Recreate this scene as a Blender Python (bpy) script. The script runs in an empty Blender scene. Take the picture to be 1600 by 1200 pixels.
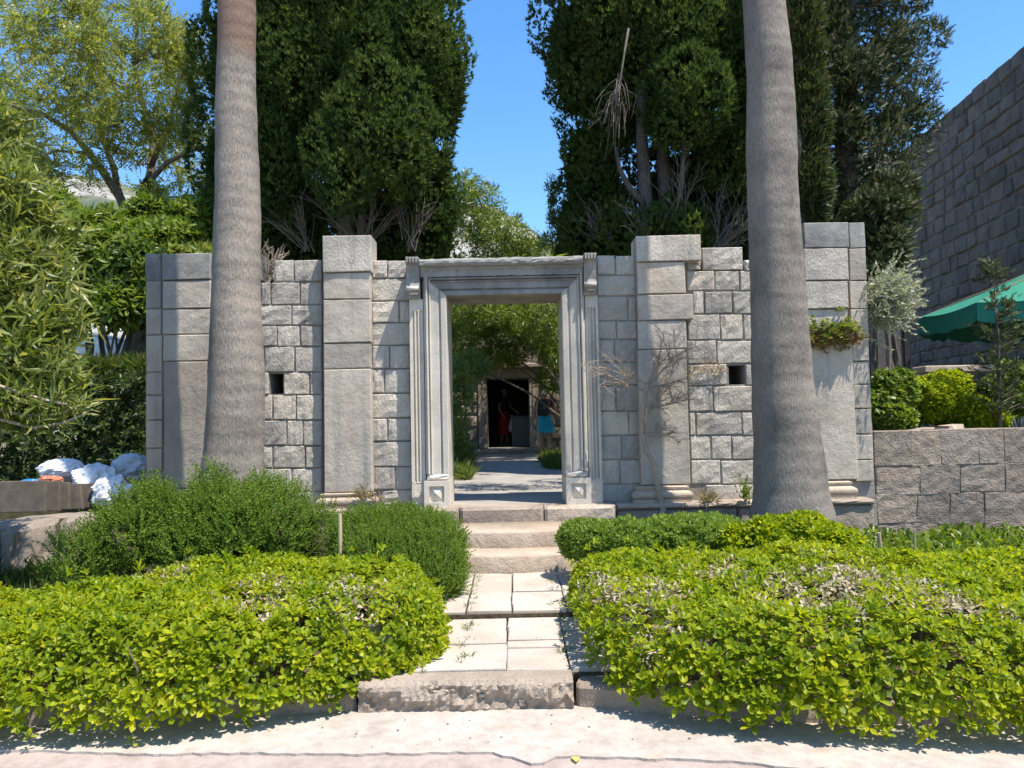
import bpy, math, random
import numpy as np
from mathutils import Vector, Matrix

random.seed(7)
rng = np.random.default_rng(11)
SC = bpy.context.scene
COL = SC.collection
PI = math.pi

# ------------------------------------------------------------------ camera
F = 1200.0                      # focal length in photo pixels (1600 wide)
PITCH, ROLL = math.radians(2.7), math.radians(1.2)
CAM = Vector((0.0, 0.0, 1.55))
_r0 = Vector((1, 0, 0)); _u0 = Vector((0, -math.sin(PITCH), math.cos(PITCH)))
DV = Vector((0, math.cos(PITCH), math.sin(PITCH)))
RV = _r0 * math.cos(ROLL) - _u0 * math.sin(ROLL)
UV = _r0 * math.sin(ROLL) + _u0 * math.cos(ROLL)
cd = bpy.data.cameras.new('camera')
cam = bpy.data.objects.new('camera', cd); COL.objects.link(cam)
cd.sensor_width = 36.0; cd.lens = 36.0 * F / 1600.0
cd.clip_start = 0.05; cd.clip_end = 5000
M = Matrix((RV, UV, -DV)).transposed().to_4x4(); M.translation = CAM
cam.matrix_world = M
SC.camera = cam

# ------------------------------------------------------------------ sky, sun, exposure
SUN = Vector((0.34, -0.245, 0.905)).normalized()
EL = math.asin(SUN.z); AZ = math.atan2(SUN.x, SUN.y)
W = bpy.data.worlds.new('World'); SC.world = W; W.use_nodes = True
wn = W.node_tree; wn.nodes.clear()
sky = wn.nodes.new('ShaderNodeTexSky'); sky.sky_type = 'NISHITA'; sky.sun_disc = False
sky.sun_elevation = EL; sky.sun_rotation = AZ
sky.air_density = 1.0; sky.dust_density = 0.3; sky.ozone_density = 3.4; sky.altitude = 50
hs = wn.nodes.new('ShaderNodeHueSaturation'); hs.inputs['Saturation'].default_value = 1.22
bg = wn.nodes.new('ShaderNodeBackground'); bg.inputs['Strength'].default_value = 0.14
wo = wn.nodes.new('ShaderNodeOutputWorld')
wn.links.new(sky.outputs[0], hs.inputs['Color']); wn.links.new(hs.outputs[0], bg.inputs[0]); wn.links.new(bg.outputs[0], wo.inputs[0])
sl = bpy.data.lights.new('sun', 'SUN'); sl.energy = 4.2; sl.angle = math.radians(0.53); sl.color = (1.0, 0.942, 0.86)
so = bpy.data.objects.new('sun', sl); COL.objects.link(so)
so.rotation_euler = SUN.to_track_quat('Z', 'Y').to_euler()
SC.view_settings.view_transform = 'Standard'; SC.view_settings.look = 'None'
SC.view_settings.exposure = 1.05; SC.view_settings.gamma = 1.0
SC.view_settings.use_curve_mapping = False
SC.render.engine = 'CYCLES'
SC.cycles.max_bounces = 6; SC.cycles.transparent_max_bounces = 4
SC.cycles.use_denoising = True

# ------------------------------------------------------------------ projection helpers (photo pixel -> place)
def ray(px, py):
    return DV * F + RV * (px - 800.0) - UV * (py - 600.0)
def P(px, py, Y):
    d = ray(px, py); return CAM + d * (Y / d.y)
def PZ(px, py, z):
    d = ray(px, py); return CAM + d * ((z - CAM.z) / d.z)

# ------------------------------------------------------------------ object helpers
def thing(name, label, cat, loc=(0, 0, 0), group=None):
    o = bpy.data.objects.new(name, None); COL.objects.link(o)
    o.empty_display_size = 0.2; o.location = loc
    o['label'] = label; o['category'] = cat
    if group: o['group'] = group
    return o
def tag(o, label, cat, group=None):
    o['label'] = label; o['category'] = cat
    if group: o['group'] = group
    return o
def struct(o):
    o['kind'] = 'structure'; return o
def base_of(o):
    v = Vector((0, 0, 0))
    while o is not None:
        v += o.location; o = o.parent
    return v
def link(name, me, mat, parent=None, smooth=False, loc=None):
    o = bpy.data.objects.new(name, me); COL.objects.link(o)
    if mat is not None and len(me.materials) == 0: me.materials.append(mat)
    if smooth: me.polygons.foreach_set('use_smooth', [True] * len(me.polygons))
    if parent is not None: o.parent = parent
    if loc is not None: o.location = loc
    return o

class MB:
    """collects shapes in world space and links them as ONE mesh object"""
    def __init__(s): s.v = []; s.f = []
    def add(s, vs, fs):
        n = len(s.v); s.v += [tuple(v) for v in vs]; s.f += [tuple(i + n for i in f) for f in fs]; return s
    def box(s, x0, x1, y0, y1, z0, z1, c=0.0):
        if c <= 0:
            vs = [(x0,y0,z0),(x1,y0,z0),(x1,y1,z0),(x0,y1,z0),(x0,y0,z1),(x1,y0,z1),(x1,y1,z1),(x0,y1,z1)]
            return s.add(vs, [(0,3,2,1),(4,5,6,7),(0,1,5,4),(1,2,6,5),(2,3,7,6),(3,0,4,7)])
        vs = []
        for z, i in ((z0, c), (z0 + c, 0), (z1 - c, 0), (z1, c)):
            vs += [(x0+i,y0+i,z),(x1-i,y0+i,z),(x1-i,y1-i,z),(x0+i,y1-i,z)]
        fs = [(3,2,1,0),(12,13,14,15)]
        for k in range(3):
            for j in range(4):
                a = 4*k+j; b = 4*k+(j+1) % 4
                fs.append((a, b, b+4, a+4))
        return s.add(vs, fs)
    def tube(s, pts, radii, n=6, cap=True):
        pts = [Vector(p) for p in pts]
        if not hasattr(radii, '__len__'): radii = [radii] * len(pts)
        k = len(s.v); up = Vector((0.31, 0.17, 0.93)); prev = None
        for i, p in enumerate(pts):
            t = (pts[min(i+1, len(pts)-1)] - pts[max(i-1, 0)])
            if t.length < 1e-9: t = Vector((0, 0, 1))
            t.normalize()
            if prev is None:
                a = t.cross(up)
                if a.length < 1e-3: a = t.cross(Vector((1, 0, 0)))
            else:
                a = prev - t * prev.dot(t)
            a.normalize(); prev = a; b = t.cross(a)
            for j in range(n):
                w = 2*PI*j/n
                s.v.append(tuple(p + (a*math.cos(w) + b*math.sin(w)) * radii[i]))
        for i in range(len(pts)-1):
            for j in range(n):
                q = k+i*n+j; r = k+i*n+(j+1) % n
                s.f.append((q, r, r+n, q+n))
        if cap:
            s.f.append(tuple(k+n-1-j for j in range(n)))
            s.f.append(tuple(k+(len(pts)-1)*n+j for j in range(n)))
        return s
    def build(s, name, mat, parent=None, smooth=False):
        me = bpy.data.meshes.new(name)
        b = base_of(parent) if parent is not None else Vector((0, 0, 0))
        vs = [(v[0]-b.x, v[1]-b.y, v[2]-b.z) for v in s.v] if parent is not None else s.v
        me.from_pydata(vs, [], s.f); me.update()
        return link(name, me, mat, parent, smooth)

def tri_mesh(name, V, T):
    me = bpy.data.meshes.new(name)
    me.vertices.add(len(V)); me.vertices.foreach_set('co', np.asarray(V, np.float32).ravel())
    me.loops.add(T.size); me.loops.foreach_set('vertex_index', T.astype(np.int32).ravel())
    me.polygons.add(len(T)); me.polygons.foreach_set('loop_start', np.arange(0, T.size, 3, dtype=np.int32))
    me.update(calc_edges=True)
    return me

def frames(axis, roll=None):
    a = np.asarray(axis, float); a = a / np.maximum(np.linalg.norm(a, axis=1, keepdims=True), 1e-9)
    ref = np.where(np.abs(a[:, 2:3]) > 0.95, np.array([[1.0, 0, 0]]), np.array([[0, 0, 1.0]]))
    u = np.cross(ref, a); u /= np.linalg.norm(u, axis=1, keepdims=True)
    w = np.cross(a, u)
    if roll is None: roll = rng.uniform(0, 2*PI, len(a))
    c, s = np.cos(roll)[:, None], np.sin(roll)[:, None]
    x = u*c + w*s; y = np.cross(a, x)
    return np.stack([x, y, a], axis=2)

def inst(name, tmpl, pos, axis, scale, mat, parent=None, roll=None, kind=None):
    """many small leaves / sprays as one joined mesh"""
    tv, tt = tmpl
    N = len(pos); k = len(tv)
    R = frames(axis, roll)
    sc = np.broadcast_to(np.asarray(scale, float), (N,))
    V = np.einsum('nij,kj->nki', R, tv) * sc[:, None, None] + np.asarray(pos)[:, None, :]
    if parent is not None:
        b = base_of(parent); V = V - np.array([b.x, b.y, b.z])
    T = tt[None] + (np.arange(N) * k)[:, None, None]
    me = tri_mesh(name, V.reshape(-1, 3), T.reshape(-1, 3))
    o = link(name, me, mat, parent)
    if kind: o['kind'] = kind
    return o

# ------------------------------------------------------------------ leaf templates (axis = +Z)
def merge(ts):
    V = []; T = []; n = 0
    for v, t in ts:
        V.append(v); T.append(t + n); n += len(v)
    return np.vstack(V), np.vstack(T)
def rot_t(t, axis, roll=0.0, off=(0, 0, 0), sc=1.0):
    R = frames(np.array([axis], float), np.array([roll]))[0]
    return (t[0]*sc) @ R.T + np.array(off), t[1]
def oval(L, w, fold=0.12, bend=0.1):
    v = np.array([(0,0,0),(0,-fold*w,.45*L),(0,-bend*L,L),(.42*w,.1*w,.4*L),(.5*w,.05*w-bend*L*.5,.75*L),(-.42*w,.1*w,.4*L),(-.5*w,.05*w-bend*L*.5,.75*L)])
    t = np.array([(0,3,1),(1,3,4),(1,4,2),(0,1,5),(1,6,5),(1,2,6)])
    return v, t
def blade(L, w, bend=0.0, fold=0.15):
    v = np.array([(0,0,0),(.5*w,fold*w,.45*L),(-.5*w,fold*w,.45*L),(0,-bend*L,L),(0,-.25*bend*L,.45*L)])
    t = np.array([(0,1,4),(0,4,2),(4,1,3),(4,3,2)])
    return v, t
def flat(L, w):
    return np.array([(0,0,0),(.5*w,0,.4*L),(-.5*w,0,.4*L),(0,0,L)]), np.array([(0,1,2),(1,3,2)])
def tri1(L, w):
    return np.array([(-.5*w,0,.12*L),(.5*w,0,.3*L),(0,0,L)]), np.array([(0,1,2)])
def dirv(az, tilt):
    return (math.cos(az)*math.sin(tilt), math.sin(az)*math.sin(tilt), math.cos(tilt))
# leaves in a rosette must turn their face towards the shoot axis
def face_up(t, az, tilt, off):
    # leaf built along +Z with face normal +Y ; lean it by tilt about X then spin to az
    v = t[0]; c, s = math.cos(tilt), math.sin(tilt)
    x = v[:, 0]; y = v[:, 1]*c - v[:, 2]*s; z = v[:, 1]*s + v[:, 2]*c
    a = az + PI/2
    X = x*math.cos(a) - y*math.sin(a); Y = x*math.sin(a) + y*math.cos(a)
    return np.stack([X, Y, z], 1) + np.array(off), t[1]
def whorl(n, L, w, t0, t1, seed, leaf=oval, drop=.35):
    r = random.Random(seed); out = []
    for i in range(n):
        az = i*2.39996 + r.uniform(-.25, .25); f = i/max(1, n-1)
        tilt = math.radians(t0 + (t1-t0)*f + r.uniform(-9, 9))
        l = L*(0.72 + 0.38*f)*r.uniform(.85, 1.1)
        out.append(face_up(leaf(l, w*(.8+.3*f)), az, tilt, (0, 0, -f*L*drop)))
    return merge(out)
def spat(L, w):
    v = np.array([(0,0,0),(.5*w,.1*w,.64*L),(-.5*w,.1*w,.64*L),(0,-.08*w-.06*L,L),(0,-.06*w,.55*L)])
    return v, np.array([(0,1,4),(0,4,2),(4,1,3),(4,3,2)])
WHORLS = [whorl(8, .056, .023, 18, 84, s) for s in range(4)]
WHORLS4 = [whorl(8, .056, .025, 18, 84, s, spat) for s in range(5)]
OLE2 = [whorl(9, .17, .03, 22, 85, s, lambda l, w: flat(l, w), 1.0) for s in range(3)]
OLE = [whorl(10, .17, .026, 22, 85, s, lambda l, w: blade(l, w, .12), 1.0) for s in range(3)]
def sprig(n, L, nl, nw, tilt, seed):
    r = random.Random(seed); out = []
    for i in range(n):
        f = i/(n-1); az = i*2.39996
        out.append(face_up(tri1(nl*(1.15-.5*f)*r.uniform(.8, 1.1), nw*1.7), az, math.radians(tilt*(1-.55*f)+r.uniform(-8, 8)), (0, 0, f*L)))
    return merge(out)
ROSEM = [sprig(18, .18, .034, .0105, 56, s) for s in range(3)]
def cspray(seed):
    r = random.Random(seed); out = []
    for i in range(7):
        az = i*2.39996; tl = math.radians(r.uniform(6, 52)); l = r.uniform(.6, 1.0)
        out.append(face_up(tri1(l, l*.30), az, tl, (r.uniform(-.05, .05), r.uniform(-.05, .05), r.uniform(-.1, .1))))
    return merge(out)
CSPR = [cspray(s) for s in range(3)]
def pinnate(seed, n=6):
    r = random.Random(seed); out = []
    for i in range(n):
        f = (i+.6)/n
        for sd in (-1, 1):
            d = (sd*.85, -.15+r.uniform(-.2, .2), .5)
            out.append(rot_t(flat(.24, .1), d, r.uniform(-.4, .4), (0, -.25*f*f, f)))
    out.append(rot_t(flat(.24, .1), (0, -.4, 1), 0, (0, -.25, 1)))
    return merge(out)
PINN = [pinnate(s) for s in range(3)]
def csprayflat(seed):
    r = random.Random(seed); out = [rot_t(tri1(1.0, .14), (0, -.1, 1))]
    for i in range(5):
        f = .15+.15*i
        for sd in (-1, 1):
            out.append(rot_t(tri1(.42*(1.1-f*.6), .13), (sd*.75, -.25+r.uniform(-.2, .15), .7), 0, (0, -.1*f, f)))
    return merge(out)
CEDAR = [csprayflat(s) for s in range(3)]
def tuft(n, L, w, spread, seed):
    r = random.Random(seed); out = []
    for i in range(n):
        out.append(face_up(blade(L*r.uniform(.6, 1.1), w, r.uniform(.1, .4)), r.uniform(0, 2*PI), math.radians(r.uniform(5, spread)), (r.uniform(-.02, .02), r.uniform(-.02, .02), 0)))
    return merge(out)
SMALL = [whorl(9, .032, .013, 15, 85, s, flat, 1.0) for s in range(3)]
TUFT = [tuft(9, .2, .009, 50, s) for s in range(3)]

def inst_mix(name, tmpls, pos, axis, scale, mat, parent=None, kind='stuff'):
    """one object out of several templates"""
    pos = np.asarray(pos); axis = np.asarray(axis); sc = np.broadcast_to(np.asarray(scale, float), (len(pos),))
    idx = np.arange(len(pos)) % len(tmpls)
    Vs = []; Ts = []; n = 0
    b = base_of(parent) if parent is not None else Vector((0, 0, 0)); b = np.array([b.x, b.y, b.z])
    for q, (tv, tt) in enumerate(tmpls):
        m = idx == q
        if not m.any(): continue
        R = frames(axis[m])
        V = np.einsum('nij,kj->nki', R, tv) * sc[m][:, None, None] + pos[m][:, None, :] - b
        N = len(V); k = len(tv)
        T = tt[None] + (np.arange(N)*k)[:, None, None] + n
        Vs.append(V.reshape(-1, 3)); Ts.append(T.reshape(-1, 3)); n += N*k
    me = tri_mesh(name, np.vstack(Vs), np.vstack(Ts))
    o = link(name, me, mat, parent)
    if kind: o['kind'] = kind
    return o

def wob(p, f, ph=0.0):
    p = np.asarray(p)
    return (np.sin(p[:, 0]*f+1.3+ph)*np.cos(p[:, 1]*f*1.1+.4-ph) + np.sin(p[:, 2]*f*1.3+2.1+ph*2)*np.cos(p[:, 0]*f*.7+ph)
            + .5*np.sin(p[:, 0]*f*2.3+p[:, 2]*f*1.9+ph) + .5*np.cos(p[:, 1]*f*2.1-p[:, 2]*f*2.4+ph))/3.0

def lobe_pts(lobes, n, depth=.15, bump=.18, bf=3.0, cull=.72, half=False):
    """points and outward normals on a group of lumpy lobes; points deep inside a neighbour are dropped"""
    C = np.array([l[0][:] for l in lobes]); Rr = np.array([l[1] if hasattr(l[1], '__len__') else (l[1],)*3 for l in lobes], float)
    area = (Rr[:, 0]*Rr[:, 2] + Rr[:, 0]*Rr[:, 1] + Rr[:, 1]*Rr[:, 2]); pr = area/area.sum()
    li = rng.choice(len(lobes), n, p=pr)
    d = rng.normal(size=(n, 3)); d /= np.linalg.norm(d, axis=1, keepdims=True)
    if half: d[:, 1] = -np.abs(d[:, 1])*np.where(rng.random(n) < .85, 1, -1)
    r = 1 + bump*wob(d*1.0 + C[li], bf, 0.0) - np.minimum(rng.exponential(depth, n), .8)
    p = C[li] + d*Rr[li]*r[:, None]
    nr = d/Rr[li]; nr /= np.linalg.norm(nr, axis=1, keepdims=True)
    keep = np.ones(n, bool)
    for k in range(len(lobes)):
        q = (p - C[k])/Rr[k]
        keep &= ~((np.einsum('ij,ij->i', q, q) < cull**2) & (li != k))
    return p[keep], nr[keep]
def clumps(lobes, per, rr, seed, zs=1.35):
    """break big lobes into many upright plumes sitting on their surface"""
    r = np.random.default_rng(seed); out = []
    for c, R_ in lobes:
        R_ = np.array(R_ if hasattr(R_, '__len__') else (R_,)*3); n = int(per*(R_[0]*R_[2]+R_[0]*R_[1]+R_[1]*R_[2]))+2
        for i in range(n):
            d = r.normal(size=3); d /= np.linalg.norm(d); d[1] = -abs(d[1]) if r.random() < .8 else d[1]
            p = np.array(c)+d*R_*r.uniform(.72, .98); q = r.uniform(*rr)
            out.append((Vector(p.tolist()), (q, q, q*zs)))
    return out
def L(px, py, r, Y, ry=None, rz=None):
    s = Y/1200.0
    return (P(px, py, Y), (r*s, (ry if ry is not None else r)*s, (rz if rz is not None else r)*s))
# ------------------------------------------------------------------ materials
def nmat(name):
    m = bpy.data.materials.new(name); m.use_nodes = True
    nt = m.node_tree; b = nt.nodes['Principled BSDF']
    return m, nt, b
def N(nt, t, **kw):
    n = nt.nodes.new(t)
    for k, v in kw.items():
        if k in n.inputs.keys(): n.inputs[k].default_value = v
        else: setattr(n, k, v)
    return n
def ramp(nt, src, stops):
    r = nt.nodes.new('ShaderNodeValToRGB')
    while len(r.color_ramp.elements) > 1: r.color_ramp.elements.remove(r.color_ramp.elements[-1])
    r.color_ramp.elements[0].position = stops[0][0]; r.color_ramp.elements[0].color = (*stops[0][1], 1)
    for p, c in stops[1:]:
        e = r.color_ramp.elements.new(p); e.color = (*c, 1)
    nt.links.new(src, r.inputs[0]); return r
def mix(nt, fac, a, b, mode='MIX'):
    m = nt.nodes.new('ShaderNodeMix'); m.data_type = 'RGBA'; m.blend_type = mode
    for sock, v in ((m.inputs[0], fac), (m.inputs[6], a), (m.inputs[7], b)):
        if isinstance(v, (int, float)): sock.default_value = v
        elif isinstance(v, tuple): sock.default_value = (*v, 1) if len(v) == 3 else v
        else: nt.links.new(v, sock)
    return m.outputs[2]
def coords(nt):
    g = nt.nodes.new('ShaderNodeNewGeometry'); return g.outputs['Position']

def stone(name, c_lo, c_hi, grime=(.12, .115, .11), gr=.45, coarse=14.0, fine=70.0, bump=.5, dist=.02, warm=None, tool=0.0, lichen=None, rough=.9, streak=.35):
    """limestone: soft mottling, per-block tint, grey weathering with its own shape, tooled relief"""
    m, nt, b = nmat(name); pos = coords(nt)
    n1 = N(nt, 'ShaderNodeTexNoise', Scale=3.0, Detail=6.0, Roughness=.6); nt.links.new(pos, n1.inputs['Vector'])
    col = ramp(nt, n1.outputs[0], [(.3, c_lo), (.7, c_hi)]).outputs[0]
    oi = N(nt, 'ShaderNodeObjectInfo')
    t = ramp(nt, oi.outputs['Random'], [(0, (.72, .71, .70)), (.3, (.95, .93, .89)), (.7, (1.02, 1.0, .97)), (1, (1.14, 1.08, 1.0))]).outputs[0]
    col = mix(nt, 1.0, col, t, 'MULTIPLY')
    n2 = N(nt, 'ShaderNodeTexNoise', Scale=1.3, Detail=8.0, Roughness=.68); nt.links.new(pos, n2.inputs['Vector'])
    g = ramp(nt, n2.outputs[0], [(.5, (0, 0, 0)), (.72, (1, 1, 1))])
    gm = N(nt, 'ShaderNodeMath', operation='MULTIPLY'); gm.inputs[1].default_value = gr; nt.links.new(g.outputs[0], gm.inputs[0])
    col = mix(nt, gm.outputs[0], col, grime)
    n5 = N(nt, 'ShaderNodeTexNoise', Scale=85.0, Detail=4.0, Roughness=.7); nt.links.new(pos, n5.inputs['Vector'])
    sp = ramp(nt, n5.outputs[0], [(.33, (.66, .64, .62)), (.5, (1, 1, 1))]).outputs[0]
    col = mix(nt, .8, col, sp, 'MULTIPLY')
    mp8 = N(nt, 'ShaderNodeMapping'); mp8.inputs['Scale'].default_value = (7, 7, .55); nt.links.new(pos, mp8.inputs['Vector'])
    n8 = N(nt, 'ShaderNodeTexNoise', Scale=1.0, Detail=6.0, Roughness=.65); nt.links.new(mp8.outputs[0], n8.inputs['Vector'])
    st8 = ramp(nt, n8.outputs[0], [(.52, (0, 0, 0)), (.75, (1, 1, 1))]).outputs[0]
    col = mix(nt, mix(nt, 1.0, st8, (streak, streak, streak), 'MULTIPLY'), col, grime)
    if warm:
        n6 = N(nt, 'ShaderNodeTexNoise', Scale=2.1, Detail=4.0); nt.links.new(pos, n6.inputs['Vector'])
        w = ramp(nt, n6.outputs[0], [(.52, (0, 0, 0)), (.75, (.6, .6, .6))]).outputs[0]
        col = mix(nt, w, col, warm)
    if lichen:
        n7 = N(nt, 'ShaderNodeTexNoise', Scale=6.0, Detail=6.0, Roughness=.7); nt.links.new(pos, n7.inputs['Vector'])
        w = ramp(nt, n7.outputs[0], [(.6, (0, 0, 0)), (.7, (.8, .8, .8))]).outputs[0]
        col = mix(nt, w, col, lichen)
    nt.links.new(col, b.inputs['Base Color']); b.inputs['Roughness'].default_value = rough
    b.inputs['Specular IOR Level'].default_value = .2
    mp = N(nt, 'ShaderNodeMapping'); mp.inputs['Scale'].default_value = (1, 1, 1); mp.inputs['Rotation'].default_value = (0, .5, 0)
    nt.links.new(pos, mp.inputs['Vector'])
    n3 = N(nt, 'ShaderNodeTexNoise', Scale=coarse, Detail=4.0, Roughness=.62); nt.links.new(mp.outputs[0], n3.inputs['Vector'])
    if tool > 0:
        mp.inputs['Scale'].default_value = (1.25, 1, .8)
    n4 = N(nt, 'ShaderNodeTexNoise', Scale=fine, Detail=3.0, Roughness=.6); nt.links.new(pos, n4.inputs['Vector'])
    ad = N(nt, 'ShaderNodeMath', operation='MULTIPLY_ADD'); ad.inputs[1].default_value = .4
    nt.links.new(n4.outputs[0], ad.inputs[0]); nt.links.new(n3.outputs[0], ad.inputs[2])
    bp = N(nt, 'ShaderNodeBump', Strength=bump, Distance=dist); nt.links.new(ad.outputs[0], bp.inputs['Height'])
    nt.links.new(bp.outputs[0], b.inputs['Normal'])
    return m

def leafm(name, c1, c2, c3=None, trans=.4, rough=.45, spec=.35, tcol=None, patch=None, pscale=2.2):
    m, nt, b = nmat(name)
    g = nt.nodes.new('ShaderNodeNewGeometry')
    st = [(0, c1), (.6, c2), (1, c3 or c2)]
    r = ramp(nt, g.outputs['Random Per Island'], st)
    class _O: pass
    if patch:      # whole shoots of older, darker growth
        np_ = N(nt, 'ShaderNodeTexNoise', Scale=pscale, Detail=3.0); nt.links.new(g.outputs['Position'], np_.inputs['Vector'])
        q = _O(); q.outputs = [mix(nt, 1.0, r.outputs[0], ramp(nt, np_.outputs[0], [(.38, patch), (.6, (1, 1, 1))]).outputs[0], 'MULTIPLY')]; r = q
    nt.links.new(r.outputs[0], b.inputs['Base Color']); b.inputs['Roughness'].default_value = rough
    b.inputs['Specular IOR Level'].default_value = spec
    if trans > 0:
        tr = nt.nodes.new('ShaderNodeBsdfTranslucent')
        tc = mix(nt, 1.0, r.outputs[0], tcol or (1.5, 1.5, .7), 'MULTIPLY'); nt.links.new(tc, tr.inputs[0])
        mx = nt.nodes.new('ShaderNodeMixShader'); mx.inputs[0].default_value = trans
        nt.links.new(b.outputs[0], mx.inputs[1]); nt.links.new(tr.outputs[0], mx.inputs[2])
        nt.links.new(mx.outputs[0], nt.nodes['Material Output'].inputs[0])
    return m
def plain(name, c, rough=.7, c2=None, scale=20.0, bump=0.0, spec=.3, metal=0.0, dist=.01):
    m, nt, b = nmat(name); pos = coords(nt)
    n = N(nt, 'ShaderNodeTexNoise', Scale=scale, Detail=5.0, Roughness=.6); nt.links.new(pos, n.inputs['Vector'])
    c2 = c2 or tuple(x*.72 for x in c)
    nt.links.new(ramp(nt, n.outputs[0], [(.32, c2), (.62, c)]).outputs[0], b.inputs['Base Color'])
    b.inputs['Roughness'].default_value = rough; b.inputs['Specular IOR Level'].default_value = spec; b.inputs['Metallic'].default_value = metal
    if bump > 0:
        bp = N(nt, 'ShaderNodeBump', Strength=bump, Distance=dist); nt.links.new(n.outputs[0], bp.inputs['Height']); nt.links.new(bp.outputs[0], b.inputs['Normal'])
    return m
def barkm(name, c1, c2, sx=30.0, sz=3.0, bump=.6, ring=None, red_above=None):
    m, nt, b = nmat(name); pos = coords(nt)
    mp = N(nt, 'ShaderNodeMapping'); mp.inputs['Scale'].default_value = (sx, sx, sz); nt.links.new(pos, mp.inputs['Vector'])
    n = N(nt, 'ShaderNodeTexNoise', Scale=1.0, Detail=5.0, Roughness=.65); nt.links.new(mp.outputs[0], n.inputs['Vector'])
    n2 = N(nt, 'ShaderNodeTexNoise', Scale=2.5, Detail=5.0, Roughness=.6); nt.links.new(pos, n2.inputs['Vector'])
    col = ramp(nt, n.outputs[0], [(.3, c1), (.6, c2)]).outputs[0]
    v = ramp(nt, n2.outputs[0], [(.3, (.62, .61, .61)), (.5, (.95, .94, .93)), (.72, (1.22, 1.18, 1.13))]).outputs[0]
    col = mix(nt, 1.0, col, v, 'MULTIPLY')
    if red_above is not None:
        sx_ = N(nt, 'ShaderNodeSeparateXYZ'); nt.links.new(pos, sx_.inputs[0])
        a = N(nt, 'ShaderNodeMath', operation='MULTIPLY_ADD'); a.inputs[1].default_value = .55
        nt.links.new(n2.outputs[0], a.inputs[0]); nt.links.new(sx_.outputs[2], a.inputs[2])
        f = N(nt, 'ShaderNodeMapRange'); f.inputs[1].default_value = red_above+.25; f.inputs[2].default_value = red_above+.42
        nt.links.new(a.outputs[0], f.inputs[0])
        col = mix(nt, f.outputs[0], col, mix(nt, n.outputs[0], (.13, .075, .05), (.31, .22, .165)))
    nt.links.new(col, b.inputs['Base Color']); b.inputs['Roughness'].default_value = .9; b.inputs['Specular IOR Level'].default_value = .15
    h = n.outputs[0]
    if ring:
        wv = N(nt, 'ShaderNodeTexWave', Scale=ring, Distortion=3.0, Detail=3.0); wv.bands_direction = 'Z'; wv.inputs['Detail Scale'].default_value = 2.0
        nt.links.new(pos, wv.inputs['Vector'])
        ad = N(nt, 'ShaderNodeMath', operation='MULTIPLY_ADD'); ad.inputs[1].default_value = .22
        nt.links.new(wv.outputs['Fac'], ad.inputs[0]); nt.links.new(n.outputs[0], ad.inputs[2]); h = ad.outputs[0]
    bp = N(nt, 'ShaderNodeBump', Strength=bump, Distance=.02); nt.links.new(h, bp.inputs['Height']); nt.links.new(bp.outputs[0], b.inputs['Normal'])
    return m

M_rough = stone('rough_limestone', (.43, .39, .335), (.60, .55, .48), gr=.5, coarse=36, fine=140, bump=.9, dist=.022, tool=1, streak=.55)
M_dress = stone('dressed_limestone', (.41, .36, .30), (.54, .48, .41), gr=.5, coarse=12, fine=110, bump=.7, dist=.018, warm=(.36, .265, .20), grime=(.19, .18, .17), streak=.6)
M_portal = stone('carved_limestone', (.48, .44, .38), (.62, .57, .50), gr=.35, coarse=16, fine=120, bump=.35, dist=.008, grime=(.17, .17, .17))
M_lintel = stone('weathered_lintel_limestone', (.21, .205, .195), (.38, .365, .335), gr=.8, coarse=18, fine=100, bump=.6, dist=.012, grime=(.09, .09, .09), lichen=(.30, .26, .17))
M_mortar = stone('lime_mortar', (.22, .20, .175), (.30, .275, .24), gr=.4, bump=.6)
M_plinth = stone('plinth_limestone', (.25, .20, .155), (.37, .31, .25), gr=.5, coarse=12, bump=.8, dist=.03, grime=(.12, .10, .085))
M_step = stone('step_limestone', (.36, .285, .215), (.48, .40, .32), gr=.4, coarse=16, bump=.7, dist=.02, grime=(.2, .17, .15))
M_pave = stone('paving_limestone', (.37, .32, .265), (.50, .445, .385), gr=.45, coarse=9, fine=60, bump=.3, dist=.008, warm=(.5, .41, .35), grime=(.3, .27, .24))
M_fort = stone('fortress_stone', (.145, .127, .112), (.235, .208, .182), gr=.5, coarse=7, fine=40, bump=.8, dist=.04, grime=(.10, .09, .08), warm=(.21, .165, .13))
M_low = stone('retaining_wall_stone', (.25, .20, .158), (.34, .283, .235), gr=.5, coarse=9, fine=60, bump=.9, dist=.04, warm=(.32, .235, .175))
M_conc = stone('ledge_concrete', (.22, .185, .15), (.32, .27, .225), gr=.5, coarse=14, bump=.6, dist=.01)
M_court = stone('courtyard_paving', (.36, .33, .29), (.48, .45, .40), gr=.4, coarse=8, bump=.4, dist=.01)

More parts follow.
